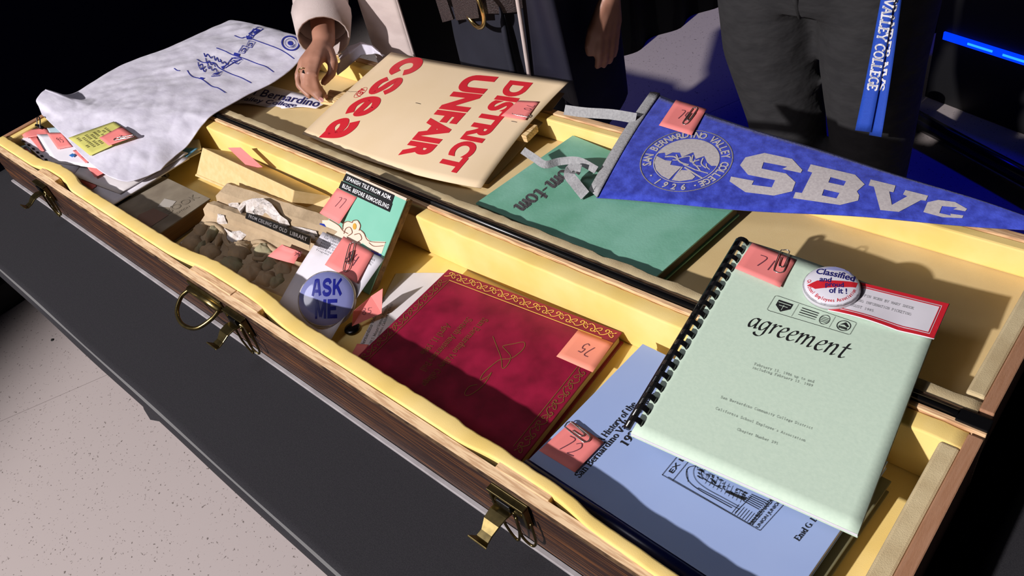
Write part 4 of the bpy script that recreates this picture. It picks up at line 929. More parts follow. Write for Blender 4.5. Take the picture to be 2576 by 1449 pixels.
s3 = sheet('pocket_folder', 'grey folder at the bottom of the paper pile', [(60, 360), (420, 430), (330, 520), (150, 470)], (-.060, -.064, -.066, -.060), M('grey_folder', (.16, .14, .14), .7), 'folder', th=.012)
s4 = sheet('paper_sheet', 'large white sheet at the bottom front of the paper pile', [(250, 330), (475, 397), (277, 518), (165, 452)], (-.022, -.026, -.036, -.030), paper, bend=-.004, th=.003, n=10)
s5 = sheet('paper_sheet', 'white ruled sheet just below the shirt hem', [(260, 325), (472, 384), (300, 486), (180, 440)], (-.018, -.022, -.030, -.024), paper2, th=.002, n=10)
s6 = sheet('comb_report', 'white report with black square comb holes at the far left', [(66, 330), (215, 395), (168, 455), (46, 346)], (-.010, -.018, -.022, -.014), paper, 'report', th=.006)
h6 = homog([l0(175, 355), l0(700, 815), l0(680, 800), l0(165, 350)])
hol = []
for k in range(11):
    t = k / 10; x, y = 168 + (675 - 168) * t ** .92, 352 + (790 - 352) * t ** 1.0
    sz = 1 if k < 7 else .85
    hol.append([l0(x, y), l0(x + 34 * sz, y + 2), l0(x + 46 * sz, y + 28 * sz), l0(x + 14 * sz, y + 26 * sz)])
for hq_ in hol: mk('comb_hole', [on(s6, *p, .0010) for p in hq_], [[0, 1, 2, 3]], ink, s6, edge=True)
s7 = sheet('paper_sheet', 'white sheet fanned over the comb report', [(92, 338), (175, 336), (255, 425), (135, 408)], (-.004, -.002, -.016, -.016), paper, th=.0006)
s8 = sheet('folder_tab', 'pale blue card edge sticking out at the far left', [(34, 374), (70, 362), (80, 385), (22, 384)], (-.022, -.022, -.024, -.024), palebl, 'card')
s9 = sheet('folder_tab', 'pale blue card corner behind the sticky notes at the far left', [(118, 322), (150, 318), (175, 345), (130, 345)], (.000, .000, -.004, -.004), palebl, 'card')
s10 = sheet('card_tab', 'teal card tab sticking out right of the shirt', [(445, 372), (498, 372), (466, 398), (425, 402)], (-.026, -.026, -.028, -.028), teal, 'card')
s11 = sheet('paper_sheet', 'cream sheet fanned out right of the shirt', [(440, 352), (500, 350), (505, 372), (440, 400)], (-.032, -.032, -.034, -.034), paper2, th=.004)
s12 = sheet('paper_sheet', 'white sheet right of the shirt under the teal tab', [(420, 380), (470, 398), (505, 380), (450, 360)], (-.036, -.038, -.036, -.034), paper, th=.003)
for q4, s, lb, kw in (
    ([(53, 334), (122, 326), (132, 344), (66, 352)], s6, 'blank coral sticky note leaning at the far left under a black clip', dict(off=.006)),
    ([(74, 346), (92, 342), (114, 382), (106, 384)], s6, 'narrow strip of coral sticky note under the fanned white sheet', dict(off=.003)),
    ([(119, 336), (158, 336), (184, 371), (148, 378)], s7, 'coral sticky note reading 95 on the fanned white sheet', dict(off=.003, strokes=digits('95', .3, .4, .22, .3))),
    ([(42, 385), (68, 374), (92, 396), (78, 399)], s8, 'coral sticky note tucked under the comb report at the far left', dict(off=.002)),
    ([(206, 386), (226, 397), (241, 414), (222, 423)], s5, 'small coral sticky note above the fringe of the shirt hem', dict(off=.003)) if False else ([(191, 390), (207, 386), (241, 413), (224, 422)], s5, 'coral sticky note with a 9 beside the blue flag', dict(off=.012, strokes=digits('9', .4, .4, .25, .35))),
    ([(222, 424), (242, 413), (272, 438), (243, 452)], s5, 'coral sticky note touching the shirt hem at the lower left', dict(off=.006)),
    ([(201, 457), (228, 444), (244, 470), (232, 478)], s4, 'coral sticky note in shade on the large bottom sheet', dict(off=.002))):
    sticky(q4, s, lb, **kw)
sticky([(182, 402), (191, 397), (199, 401), (190, 407)], s5, 'tiny blue flag beside a coral note in the paper pile', off=.012, mat=M('blue_flag', (.03, .17, .5), .6), name='index_flag')
bcl = on(s6, 108, 332, .010)
MB().tube([bcl + Vector((-.014, 0, .004)), bcl + Vector((.014, .002, .004))], .004, 8).tube(V3(catmull([bcl + Vector((-.008, 0, .006)), bcl + Vector((-.010, .010, .020)), bcl + Vector((0, .012, .022)), bcl + Vector((.006, .008, .016)), bcl + Vector((.008, 0, .006))], 5)), .0012, 6).build('binder_clip', blackmetal, smooth=True)
tag(bpy.data.objects['binder_clip'], 'black binder clip on the papers at the far left', 'binder clip')
clip(on(s8, 36, 388, .003), on(s8, 70, 372, .004), Vector((.2, 1, 0)), 'wire clip on the sticky note at the far left', wd=.010, r=.0011)
# ---------------------------------------------------------------- picket sign in the lid
sq = {(0, 0): (760, 336, -.030), (.25, 0): (868, 381, -.030), (.5, 0): (978, 420, -.028), (.75, 0): (1100, 452, -.030), (1, 0): (1210, 473, -.040),
      (0, .5): (868, 234, -.012), (.25, .5): (975, 259, -.004), (.5, .5): (1085, 282, .000), (.75, .5): (1200, 304, -.002), (1, .5): (1322, 322, -.012),
      (0, 1): (984, 131, -.004), (.25, 1): (1095, 152, .004), (.5, 1): (1204, 170, .008), (.75, 1): (1318, 188, .012), (1, 1): (1430, 206, .016)}
def lag(t, n, i):
    r = 1.0
    for k in range(n):
        if k != i: r *= (t - k / (n - 1)) / ((i - k) / (n - 1))
    return r
SQ3 = {k: at(*v) for k, v in sq.items()}
def sfn(u, v):
    p = Vector()
    for i in range(5):
        for j in range(3): p += SQ3[(i / 4, j / 2)] * (lag(u, 5, i) * lag(v, 3, j))
    return p
sign = thing('picket_sign', 'cream card picket sign reading csea DISTRICT UNFAIR in red', 'sign', (-1.08, .75, -.05))
vs, fs = grid(sfn, 24, 18)
sfront = mk('front_board', vs, fs, manila, sign, solid=.0016, surf=True, smooth=True)
vs2, fs2 = grid(lambda u, v: sfn(.02 + .95 * u, .08 + .88 * v) + Vector((.004, .003, -.012 - .018 * math.sin(v * 3.0) - .004 * u)), 12, 10)
mk('back_board', vs2, fs2, manila_back, sign, solid=.0016, smooth=True)
k_a, k_b = at(816, 236, -.026), at(1338, 328, -.017)
kd = (k_b - k_a).normalized(); ks = Vector((0, 0, 1)).cross(kd).normalized()
stake = MB().prism([k_a + ks * .018, k_b + ks * .018, k_b - ks * .018, k_a - ks * .018], (0, 0, -.014)).build('wooden_stake', M('pine_stake', (0.84, 0.62, 0.32), .7, var=(0.45, 0.27, 0.10), vs=6, vf=.8, stretch=(3, 50, 50), rotz=-.15, contrast=(.45, .55)), sign, bevel=.001)
m0 = lambda x, y: (700 + x / 2.898, y / 2.898)
decal('red_lettering', text2d('DISTRICT', bold=.05, res=6), [m0(1860, 606), m0(1300, 1264), m0(1140, 1226), m0(1690, 587)], sfront, red, sign, split=9)
decal('red_lettering', text2d('UNFAIR', bold=.055, res=6), [m0(1608, 563), m0(1065, 1168), m0(872, 1133), m0(1385, 543)], sfront, red, sign, split=9)
CS = [[([(.86, .66), (.72, .88), (.46, .94), (.20, .78), (.12, .50), (.22, .22), (.46, .08), (.72, .12), (.88, .34)], .30)],
      [([(.88, .74), (.66, .90), (.34, .90), (.16, .74), (.34, .58), (.66, .46), (.86, .28), (.66, .11), (.34, .10), (.12, .26)], .25)],
      [([(.18, .50), (.50, .51), (.86, .54), (.80, .82), (.50, .93), (.20, .78), (.12, .48), (.24, .18), (.54, .07), (.88, .22)], .25)],
      [([(.16, .80), (.44, .92), (.72, .86), (.82, .62), (.84, .04)], .29), ([(.78, .56), (.42, .54), (.16, .34), (.28, .10), (.56, .12), (.80, .36)], .25)]]
cw = []
for i_, st_ in enumerate(CS):
    for p_, w_ in st_: cw.append(xf(ribbon2d(catmull([((x - .5) * 1.08 + .5, (y - .5) * 1.05 + .5) for x, y in p_], 6), w_ * 1.22), dx=1.20 * i_))
cw = join2d(cw)
hw = homog([(1069, 150), (860, 349), (803, 344), (1017, 147)])
cw = ([hw(x / 4.6, y) for x, y in cw[0]], cw[1])
decal('red_letters', cw, None, sfront, red, sign, split=8)
ov = [(907 + 15.5 * math.cos(a) + 5.5 * math.sin(a), 233.5 - 12.5 * math.cos(a) + 3.2 * math.sin(a)) for a in np.linspace(0, 2 * math.pi, 30)]
decal('red_oval', ribbon2d(ov, .8), None, sfront, red, sign)
decal('red_lettering', text2d('AEU', bold=.02), [m0(640, 650), m0(595, 708), m0(565, 695), m0(605, 645)], sfront, red, sign)
for a, b in (((1003, 752), (1038, 760)), ((1700, 885), (1738, 893)), ((493, 663), (522, 670)), ((680, 783), (690, 787))):
    MB().tube([on(sfront, *m0(*a), .0008), on(sfront, *m0(*b), .0008)], .0005, 5).build('staple', blackmetal, sign)
sticky([m0(1752, 738), m0(1905, 745), m0(1800, 880), m0(1625, 850)], sfront, 'coral sticky note reading 70 on the picket sign', off=.0018, curl=.003, strokes=digits('70', .60, .78, .2, .32, rot=-1.6))
clip(on(sfront, *m0(1838, 855), .003), on(sfront, *m0(1708, 828), .002), Vector((.1, 1, 0)), 'wire clip on the sticky note of the picket sign', wd=.008, r=.0009)
# ---------------------------------------------------------------- green yearbook in the lid
GN = LN
def lidat(px_, py_, off): return atp(px_, py_, lid(0, 0, off), LN)
gz = LF + .024
gc = [lidat(1441, 340, gz), lidat(1862, 512, gz), lidat(1650, 697, gz), lidat(1196, 511, gz)]
grn, gn = book('green_yearbook', 'green leatherette yearbook lying in the lid under the pennant', 'book', gc, .022, green, M('dark_pages', (0.10, 0.08, 0.05), .8), board=.003)
BV[grn] = BVHTree.FromPolygons(gc, [[0, 1, 2, 3]])
q0 = lambda x, y: (1150 + x / 3.083, 250 + y / 3.083)
emb = M('embossed_grey', (0.10, 0.095, 0.10), .5)
decal('embossed_title', pentext('tom-tom', w=.20, ang=.35, thin=.06, serif=0, sh=.18, font=ITA), [q0(1098, 330), q0(520, 872), q0(425, 868), q0(1000, 330)] if False else [(1471, 430), (1323, 537), (1284, 522), (1431, 413)], grn, emb, grn)
# ---------------------------------------------------------------- felt pennant
PT = {0: ((1500, 497, -.026), (1658, 238, -.002)), .25: ((1790, 521, -.022), (1900, 327, .004)), .5: ((2090, 541, -.014), (2180, 413, .004)), .75: ((2390, 563, -.008), (2440, 497, .002)), 1: ((2700, 588, -.004), (2702, 586, -.003))}
PB = [at(*PT[k][0]) for k in sorted(PT)]; PTt = [at(*PT[k][1]) for k in sorted(PT)]
def cint(P, t):
    c = catmull([tuple(p) for p in P], 20); x = t * (len(c) - 1); i = min(int(x), len(c) - 2); return Vector(c[i]).lerp(Vector(c[i + 1]), x - i)
def pfn(u, v):
    p = cint(PB, u).lerp(cint(PTt, u), v)
    return p + Vector((0, 0, .006 * math.sin(math.pi * v) * (1 - u) + .0015 * math.sin(u * 14 + v * 3)))
pen = thing('felt_pennant', 'royal blue felt college pennant lettered SBVC draped over the lid', 'pennant', (-.40, .82, -.06))
vs, fs = grid(pfn, 60, 16)
pf = mk('felt_triangle', vs, fs, felt, pen, solid=.0016, surf=True, smooth=True)
b0, b1 = at(1481, 481, -.027), at(1636, 235, -.003)
def hem(u, v):
    a = b0.lerp(b1, v); b = cint(PB, 0).lerp(cint(PTt, 0), v)
    d = b - a; return a + d * (u * 1.12) + Vector((0, 0, .003 + .001 * math.sin(math.pi * u) + .006 * math.sin(math.pi * v)))
vs, fs = grid(hem, 5, 14); hm = mk('grey_hem', vs, fs, feltgrey, pen, solid=.002, surf=True, smooth=True)
decal('hem_stitching', join2d([ribbon2d([(1494, 478), (1652, 239)], 1.1)]), None, hm, M('stitch', (.16, .16, .17), .9), pen)
def tie(pts, wd, label=None):
    P3 = [at(*p) for p in pts]; c = V3(catmull([tuple(p) for p in P3], 6)); vs = []; fs = []
    for i, p in enumerate(c):
        t = (c[min(i + 1, len(c) - 1)] - c[max(i - 1, 0)]).normalized(); s = t.cross((CAM - p).normalized()).normalized()
        s = (s + Vector((0, 0, .15 * math.sin(i * .6)))).normalized()
        vs += [p - s * wd, p + s * wd]
    for i in range(len(c) - 1): fs.append([2 * i, 2 * i + 1, 2 * i + 3, 2 * i + 2])
    return mk('tie_strip', vs, fs, feltgrey, pen, solid=.0014)
tie([(1600, 298, .002), (1540, 288, .004), (1470, 283, -.002), (1420, 276, -.004)], .0085)
tie([(1500, 428, -.012), (1455, 405, -.006), (1410, 406, -.010), (1372, 414, -.006), (1345, 398, -.002), (1315, 378, .004)], .0062)
tie([(1440, 424, -.006), (1432, 440, -.008), (1448, 462, -.012), (1472, 492, -.020)], .0085)
tie([(1462, 424, -.004), (1440, 420, -.002), (1428, 430, -.006)], .006)
# printed seal and letters
r0 = lambda x, y: (1800 + x / 3.3196, 260 + y / 3.3196)
Spoly = [(205, 520), (250, 455), (410, 418), (640, 468), (725, 560), (712, 585), (557, 552), (600, 533), (402, 495), (385, 548), (590, 590), (668, 662), (640, 738), (488, 774), (250, 745), (118, 655), (130, 615), (320, 650), (303, 683), (470, 705), (498, 645), (272, 600)]
Bp = [(795, 513), (1165, 600), (1245, 680), (1180, 738), (1200, 772), (1190, 815), (1040, 852), (648, 795), (668, 745), (722, 752), (808, 582), (768, 570)]
Bh = [[(960, 620), (1090, 655), (1070, 692), (942, 664)], [(905, 722), (1035, 752), (1010, 797), (888, 772)]]
Vp = [(1295, 640), (1503, 690), (1485, 747), (1450, 740), (1472, 852), (1600, 780), (1565, 765), (1585, 728), (1775, 775), (1755, 818), (1715, 812), (1530, 910), (1375, 895), (1322, 700), (1278, 690)]
Cp = [(1860, 810), (2000, 828), (2100, 885), (2085, 905), (1985, 888), (2020, 873), (1890, 862), (1868, 920), (1965, 940), (1960, 925), (2070, 940), (2060, 962), (1895, 955), (1735, 912), (1770, 830)]
for l in ([Spoly], [Bp] + Bh, [Vp], [Cp]):
    decal('flocked_letter', fill2d([[r0(*p) for p in q_] for q_ in l]), None, pf, flock, pen, .0009, split=14)
Uq, Vq, cq0 = np.array([.976, .22]) * 109, np.array([.567, -.824]) * 90, np.array([1727, 406])
seal = [tuple(cq0 - Uq + Vq), tuple(cq0 + Uq + Vq), tuple(cq0 + Uq - Vq), tuple(cq0 - Uq - Vq)]
ms = [ring2d(.985, .025), ring2d(.985, .025)]
ms.append(arc_text('SAN BERNARDINO VALLEY COLLEGE', .755, 205, -42, .18, .03)); ms.append(arc_text('1926', .93, 249, 291, .18, .03, inward=True))
ms.append(disc2d(.025, -.52, -.66, 8)); ms.append(disc2d(.025, .52, -.66, 8))
arcp = [(.70 * math.cos(a), .70 * math.sin(a)) for a in np.linspace(math.radians(5), math.radians(178), 26)]
ridge = [(-.56, .10), (-.50, .02), (-.40, .16), (-.25, .20), (-.15, .08), (.02, .30), (.16, .12), (.30, .26), (.44, .10), (.58, .02)]
ms.append(fill2d([arcp + ridge]))
ms += [ribbon2d(catmull(p, 4), w_) for p, w_ in (([(-.2, .02), (.0, .16), (.1, .0), (.25, .12)], .03), ([(.05, .22), (.12, .02), (.3, -.1), (.42, -.2)], .03), ([(.3, .2), (.34, .02), (.5, -.08)], .03), ([(-.5, -.02), (-.3, .04), (-.1, -.08), (.1, -.1)], .04), ([(-.3, .12), (-.2, -.02), (-.3, -.06)], .03), ([(.16, .1), (.2, -.06), (.38, -.06)], .025), ([(.44, .06), (.5, -.04), (.6, -.1)], .025))]
ms.append(fill2d([[(-.68, -.05), (-.45, -.12), (-.30, -.10), (-.28, -.22), (-.02, -.20), (-.06, -.40), (-.1, -.66), (-.30, -.60), (-.50, -.46), (-.64, -.25)]]))
ms.append(fill2d([[(.02, -.30), (.18, -.26), (.40, -.40), (.38, -.50), (.15, -.64), (-.02, -.66)]]))
ms += [ribbon2d([(.05, -.2), (.40, -.34), (.56, -.40)], .04), ribbon2d([(-.02, -.12), (.3, -.2), (.62, -.22)], .03), ribbon2d([(.0, -.2), (-.02, -.66)], .03), ribbon2d(catmull([(-.7, .0), (-.66, .2), (-.58, .38)], 4), .03), ring2d(.70, .02)]
mt = join2d(ms)
decal('flocked_seal', xf(mt, sx=.5, sy=.5, dx=.5, dy=.5), seal, pf, flock, pen, .0009, box=(0, 0, 1, 1), split=10)
sticky([(1701, 254), (1778, 277), (1740, 343), (1658, 318)], pf, 'coral sticky note reading 74 on the blue pennant', off=.0022, curl=.004, strokes=digits('74', .32, .42, .2, .32))
clip(on(pf, 1752, 276, .004), on(pf, 1722, 318, .004), Vector((1, 0, 0)), 'wire clip on the sticky note of the pennant', wd=.009, r=.0010)
# ---------------------------------------------------------------- paper sticker strip in the lid
t0 = lambda x, y: (x / 2.898, y / 2.898)
stq = [lidat(640, 205, LF + .004), lidat(828, 254, LF + .010), lidat(795, 275, LF + .004), lidat(585, 262, LF + .002)]
vs, fs = grid(lambda u, v: bil(stq, u, v) + LN * (.004 * math.sin(u * 9) * (1 - v)), 14, 5)
stk = mk('bumper_sticker', vs, fs, paper, surf=True, solid=.0004, smooth=True); tag(stk, 'white sticker strip reading Bernardino Valley College below the hand', 'sticker')
nvi = M('navy_ink', (0.02, 0.02, 0.12), .5)
decal('lettering', text2d('San Bernardino', bold=.01, shear=.25), lineq((598, 232), (800, 271), (8, -18)), stk, nvi, stk, .0012, split=12)
decal('lettering', text2d('Valley College', bold=.01, shear=.25), lineq((600, 255), (742, 274), (6, -13)), stk, nvi, stk, .0012, split=12)
# ---------------------------------------------------------------- white T-shirt
shirt_m = M('white_cotton', (0.66, 0.645, 0.74), 0.9, var=(0.52, 0.50, 0.60), vs=26, vf=.8, bump=.25, bs=30, bd=.005, stretch=(1, 1.6, 1), sheen=.1)
# rows from the front hem (near tray) to the shoulder draped over the lid rim ; (px, py, z)
ROWS = [
 [(105, 288, .014), (134, 316, .008), (165, 346, .002), (198, 384, -.002), (236, 418, -.006), (280, 447, -.010), (330, 455, -.014), (405, 428, -.018)],
 [(98, 270, .020), (150, 302, .012), (195, 328, .008), (235, 356, .004), (275, 384, .000), (320, 402, -.004), (372, 408, -.008), (440, 392, -.016)],
 [(91, 254, .032), (150, 282, .018), (210, 302, .012), (260, 324, .008), (310, 342, .006), (360, 355, .003), (410, 362, -.002), (470, 366, -.012)],
 [(100, 240, .036), (160, 264, .022), (220, 280, .016), (280, 295, .014), (335, 308, .012), (390, 320, .009), (445, 328, .004), (490, 340, -.004)],
 [(112, 229, .038), (170, 251, .024), (225, 265, .018), (285, 270, .016), (345, 276, .016), (405, 284, .014), (460, 296, .010), (512, 312, .004)],
 [(122, 226, .036), (180, 246, .022), (230, 257, .014), (285, 252, .012), (345, 250, .014), (410, 256, .014), (475, 270, .012), (538, 286, .010)],
 [(176, 237, .004), (215, 248, .002), (250, 240, .004), (295, 226, .006), (352, 214, .006), (430, 206, .004), (520, 212, .002), (625, 238, -.002)],
 [(236, 204, .002), (282, 212, .000), (315, 204, .000), (360, 190, .000), (420, 178, .000), (492, 174, -.002), (580, 184, -.004), (690, 205, -.006)],
 [(306, 163, .000), (355, 165, -.002), (395, 158, -.002), (440, 148, -.002), (498, 140, -.002), (560, 142, -.004), (640, 152, -.006), (735, 172, -.008)],
 [(420, 120, -.006), (455, 116, -.004), (490, 112, -.004), (535, 106, -.004), (585, 104, -.004), (640, 108, -.004), (700, 118, -.006), (766, 138, -.006)],
 [(520, 76, -.014), (545, 72, -.010), (575, 70, -.008), (610, 70, -.008), (650, 74, -.008), (695, 82, -.008), (740, 94, -.008), (790, 112, -.008)],
 [(562, 58, -.020), (580, 52, -.016), (605, 54, -.014), (635, 60, -.014), (668, 68, -.014), (710, 78, -.014), (755, 92, -.014), (800, 104, -.014)],
]
G3 = [[at(*p) for p in r] for r in ROWS]
def shirt(u, v):
    rows = []
    x = v * (len(G3) - 1); j = min(int(x), len(G3) - 2); t = x - j
    def colpt(row):
        xx = u * 7; i = min(int(xx), 6); s = xx - i
        p = [row[max(i - 1, 0)], row[i], row[i + 1], row[min(i + 2, 7)]]
        return .5 * ((2 * p[1]) + (p[2] - p[0]) * s + (2 * p[0] - 5 * p[1] + 4 * p[2] - p[3]) * s * s + (3 * p[1] - p[0] - 3 * p[2] + p[3]) * s ** 3)
    a, b, c, d = colpt(G3[max(j - 1, 0)]), colpt(G3[j]), colpt(G3[j + 1]), colpt(G3[min(j + 2, len(G3) - 1)])
    p = .5 * ((2 * b) + (c - a) * t + (2 * a - 5 * b + 4 * c - d) * t * t + (3 * b - a - 3 * c + d) * t ** 3)
    e = min(1, 8 * u, 8 * (1 - u), 10 * v)
    wr = noise.noise((p.x * 9 + p.y * 4, p.y * 16 - p.x * 5, 1.7)) * .0045 + noise.noise((p.x * 22 - p.y * 26, p.y * 12 + p.x * 7, 4.2)) * .0028 + abs(noise.noise((p.x * 14 + p.y * 20, p.y * 9 - p.x * 12, 9))) * .004
    return p + Vector((0, 0, wr * (.35 + .65 * e)))
vs, fs = grid(shirt, 110, 150)
sh = mk('white_tshirt', vs, fs, shirt_m, surf=True, solid=.0012, smooth=True)
tag(sh, 'white cotton shirt with blue hand lettering draped over the left end', 'shirt')
hemf = lambda u, v: shirt(u, v)
# folded hem shadow lip
binkm = M('blue_marker', (0.02, 0.03, 0.30), .7)
def w0(x, y): return (x / 2.898, y / 2.898)
ML = [[(1710, 262), (1760, 280), (1800, 275), (1900, 310), (2010, 350), (2080, 385), (2145, 432)], [(1578, 352), (1640, 375), (1690, 400), (1780, 430), (1870, 465), (1940, 490), (1995, 528)], [(1435, 435), (1480, 458), (1560, 460), (1600, 500), (1680, 540), (1760, 570), (1832, 608)], [(1365, 515), (1400, 560), (1470, 580), (1540, 630), (1590, 645), (1645, 680)], [(1270, 500), (1290, 515), (1312, 518)], [(2170, 262), (2225, 292)]]
it = [ribbon2d([w0(*p) for p in catmull(l, 5)], 2.0) for l in ML]
# hollow block letters in the column
for q_, ch in (([(1880, 200), (1920, 212), (1850, 262), (1812, 250)], 'P'), ([(1850, 212), (1880, 222), (1840, 280), (1805, 275)], 'U'), ([(1815, 300), (1862, 310), (1835, 350), (1795, 345)], 'C'), ([(1770, 335), (1815, 348), (1780, 392), (1738, 385)], 'C'), ([(1690, 425), (1770, 440), (1735, 470), (1680, 450)], 'V'), ([(1560, 540), (1620, 525), (1600, 555), (1540, 560)], 'E')):
    l = [w0(*p) for p in q_]; it.append(ribbon2d(l, 1.8, closed=True))
    tx = unit(text2d(ch, bold=.03)); hh = homog([l[1], l[2], l[3], l[0]]); it.append(([hh(.2 + .6 * x, .2 + .6 * y) for x, y in tx[0]], tx[1]))
for p4 in ([(1795, 262), (1835, 268), (1830, 292), (1800, 290)], [(1710, 385), (1750, 395), (1745, 415), (1702, 405)], [(1465, 565), (1495, 572), (1480, 582), (1450, 578)], [(1610, 490), (1640, 480), (1630, 512)]): it.append(fill2d([[w0(*p) for p in p4]]))
it.append(ribbon2d([w0(*p) for p in catmull([(1620, 505), (1660, 465), (1700, 425), (1760, 432), (1700, 462), (1640, 500)], 4)], 1.8))
random.seed(8)
for bx_, by_, n_ in ((1490, 395, 5), (1560, 420, 5), (1500, 440, 6), (1440, 465, 5), (1510, 480, 6), (1450, 490, 5), (1610, 445, 5)):
    pts = [(bx_ + 14 * k + random.uniform(-6, 6), by_ + (14 if k % 2 else -10) + 7 * k + random.uniform(-5, 5)) for k in range(n_)]
    it.append(ribbon2d([w0(*p) for p in catmull(pts, 4)], 2.0))
decal('blue_lettering', join2d(it), None, sh, binkm, sh, .0012, split=6)
sc_ = np.array(w0(2118, 318)); el = lambda r, a: tuple(sc_ + np.array([math.cos(a) * 25 * r * .80 + math.sin(a) * 11 * r, -math.cos(a) * 7 * r + math.sin(a) * 17.5 * r]))
ag = np.linspace(0, 2 * math.pi, 40)[:-1]
decal('blue_seal', join2d([ribbon2d([el(.93, a) for a in ag], 3.6, True), ribbon2d([el(.60, a) for a in ag], .9, True), fill2d([[el(.30, a) for a in ag[::3]]]), ribbon2d([el(.45, a) for a in ag[4:14]], 1.4)]), None, sh, binkm, sh, .0012, split=6)
# yellow typed card and its note on the shirt
yq = [(176, 349), (288, 308), (343, 350), (222, 392)]
hy = homog([l0(735, 330), l0(1285, 133), l0(1545, 320), l0(1000, 545)])
yv, yf = grid(lambda u, v: on(sh, *hy(u, v), .003 + .004 * (1 - v) * u), 10, 8)
yc = mk('yellow_card', yv, yf, M('yellow_green_paper', (0.52, 0.50, 0.13), .8), surf=True, solid=.0005, smooth=True); tag(yc, 'yellow-green typed slip lying on the white shirt', 'paper')
tl = []
for i in range(9):
    for j in range(8):
        if random.random() < .72: tl.append(fill2d([[hy(.10 + j * .085, .90 - i * .07), hy(.10 + j * .085 + .05, .90 - i * .07), hy(.10 + j * .085 + .05, .87 - i * .07), hy(.10 + j * .085, .87 - i * .07)]]))
decal('typed_text', join2d(tl), None, yc, M('olive_ink', (.12, .11, .03), .8), yc, .0009)
sticky([l0(1375, 195), l0(1545, 318), l0(1225, 428), l0(1110, 335)], yc, 'coral sticky note on the yellow-green slip', off=.004, curl=.003, strokes=[[(.4, .7), (.5, .75), (.55, .6)]])
clip(on(yc, *l0(1530, 318), .006), on(yc, *l0(1295, 362), .006), Vector((.3, 1, 0)), 'dark wire clip on the note of the yellow-green slip', wd=.009, r=.001)
# bunched sleeve over the back rim, right of the hand
BR = [[(842, 168, -.010), (870, 150, -.006), (905, 128, -.004), (945, 128, -.006), (968, 140, -.010)], [(850, 190, -.022), (880, 165, -.010), (910, 140, .004), (940, 134, .004), (962, 142, -.006)], [(856, 152, .006), (880, 132, .014), (908, 112, .018), (935, 116, .014), (955, 132, .004)], [(850, 138, -.016), (872, 122, -.002), (905, 105, .008), (935, 112, .002), (952, 126, -.008)]]
GB = [[at(*p) for p in r] for r in BR]
def bunch(u, v):
    x = u * 4; i = min(int(x), 3); y = v * 3; j = min(int(y), 2); s, t = x - i, y - j
    s, t = s * s * (3 - 2 * s), t * t * (3 - 2 * t)
    p = (GB[j][i] * (1 - s) + GB[j][i + 1] * s) * (1 - t) + (GB[j + 1][i] * (1 - s) + GB[j + 1][i + 1] * s) * t
    return p + Vector((0, 0, .004 * noise.noise((u * 5, v * 3, 3))))
vs, fs = grid(bunch, 30, 20); mk('shirt_sleeve', vs, fs, shirt_m, sh, smooth=True, solid=.0015)
# ---------------------------------------------------------------- people behind the table
skin = M('skin', (0.40, 0.20, 0.135), 0.5, var=(0.34, 0.155, 0.10), vs=40, vf=.6, bump=.15, bs=160, bd=.001, sss=.08)
beige = M('beige_linen', (0.56, 0.475, 0.45), 0.85, var=(0.46, 0.38, 0.36), vs=14, vf=.7, bump=.4, bs=500, bd=.001, stretch=(1, 1, 3))
navycloth = M('navy_suiting', (0.0045, 0.005, 0.014), 0.85, var=(0.008, 0.009, 0.020), vs=16, vf=.8, bump=.3, bs=18, bd=.012, stretch=(1, 1, .5))
navydark = M('dark_blue_cloth', (0.002, 0.002, 0.014), .7, bump=.2, bs=12, bd=.01)  # dark blue for the jacket's right panel, side and sleeve; the left is beige
blackcloth = M('charcoal_trousers', (0.013, 0.0128, 0.0145), 0.9, var=(0.021, 0.0205, 0.022), vs=30, vf=.8, bump=.5, bs=14, bd=.016, stretch=(1, 1, 1.8))
blacktop = M('black_top', (0.004, 0.004, 0.005), .8)
leather = M('woven_brown_leather', (0.014, 0.008, 0.009), .55, var=(0.04, 0.026, 0.026), vs=350, vf=.9, bump=.8, bs=320, bd=.002)
goldm = M('gold_metal', (0.75, 0.55, 0.22), .2, 1.0)
def ell(c, rx, ry, n=20, ph=0): return [Vector((c[0] + rx * math.cos(2 * math.pi * k / n + ph), c[1] + ry * math.sin(2 * math.pi * k / n + ph), c[2])) for k in range(n)]
def fuse(o, vox, it=6):
    m = o.modifiers.new('fuse', 'REMESH'); m.mode = 'VOXEL'; m.voxel_size = vox; m.use_smooth_shade = True
    s = o.modifiers.new('smooth', 'SMOOTH'); s.iterations = it; s.factor = .5
def bulb(mb, path, rad, n=12):
    """limb with rounded ends"""
    P = [Vector(p) for p in path]; d0 = (P[0] - P[1]).normalized(); d1 = (P[-1] - P[-2]).normalized()
    P2 = [P[0] + d0 * rad[0] * .95, P[0] + d0 * rad[0] * .6] + P + [P[-1] + d1 * rad[-1] * .6, P[-1] + d1 * rad[-1] * .95]
    r2 = [rad[0] * .3, rad[0] * .8] + list(rad) + [rad[-1] * .8, rad[-1] * .3]
    mb.tube(P2, r2, n)
def hand(mb, wrist, kn, fingers, thumb, fr=.0085):
    for k in kn: bulb(mb, [wrist, wrist.lerp(k, .5), k], [.019, .015, .0115])
    for a, b in zip(kn[:-1], kn[1:]): bulb(mb, [a, (a + b) / 2, b], [.0105, .0105, .0105]); bulb(mb, [a.lerp(wrist, .4), b.lerp(wrist, .4)], [.013, .013])
    for f in fingers: bulb(mb, f, [.0100, fr * 1.02, fr * .92, fr * .80][:len(f)])
    bulb(mb, thumb, [.0135, .0115, .0095, .0080][:len(thumb)])
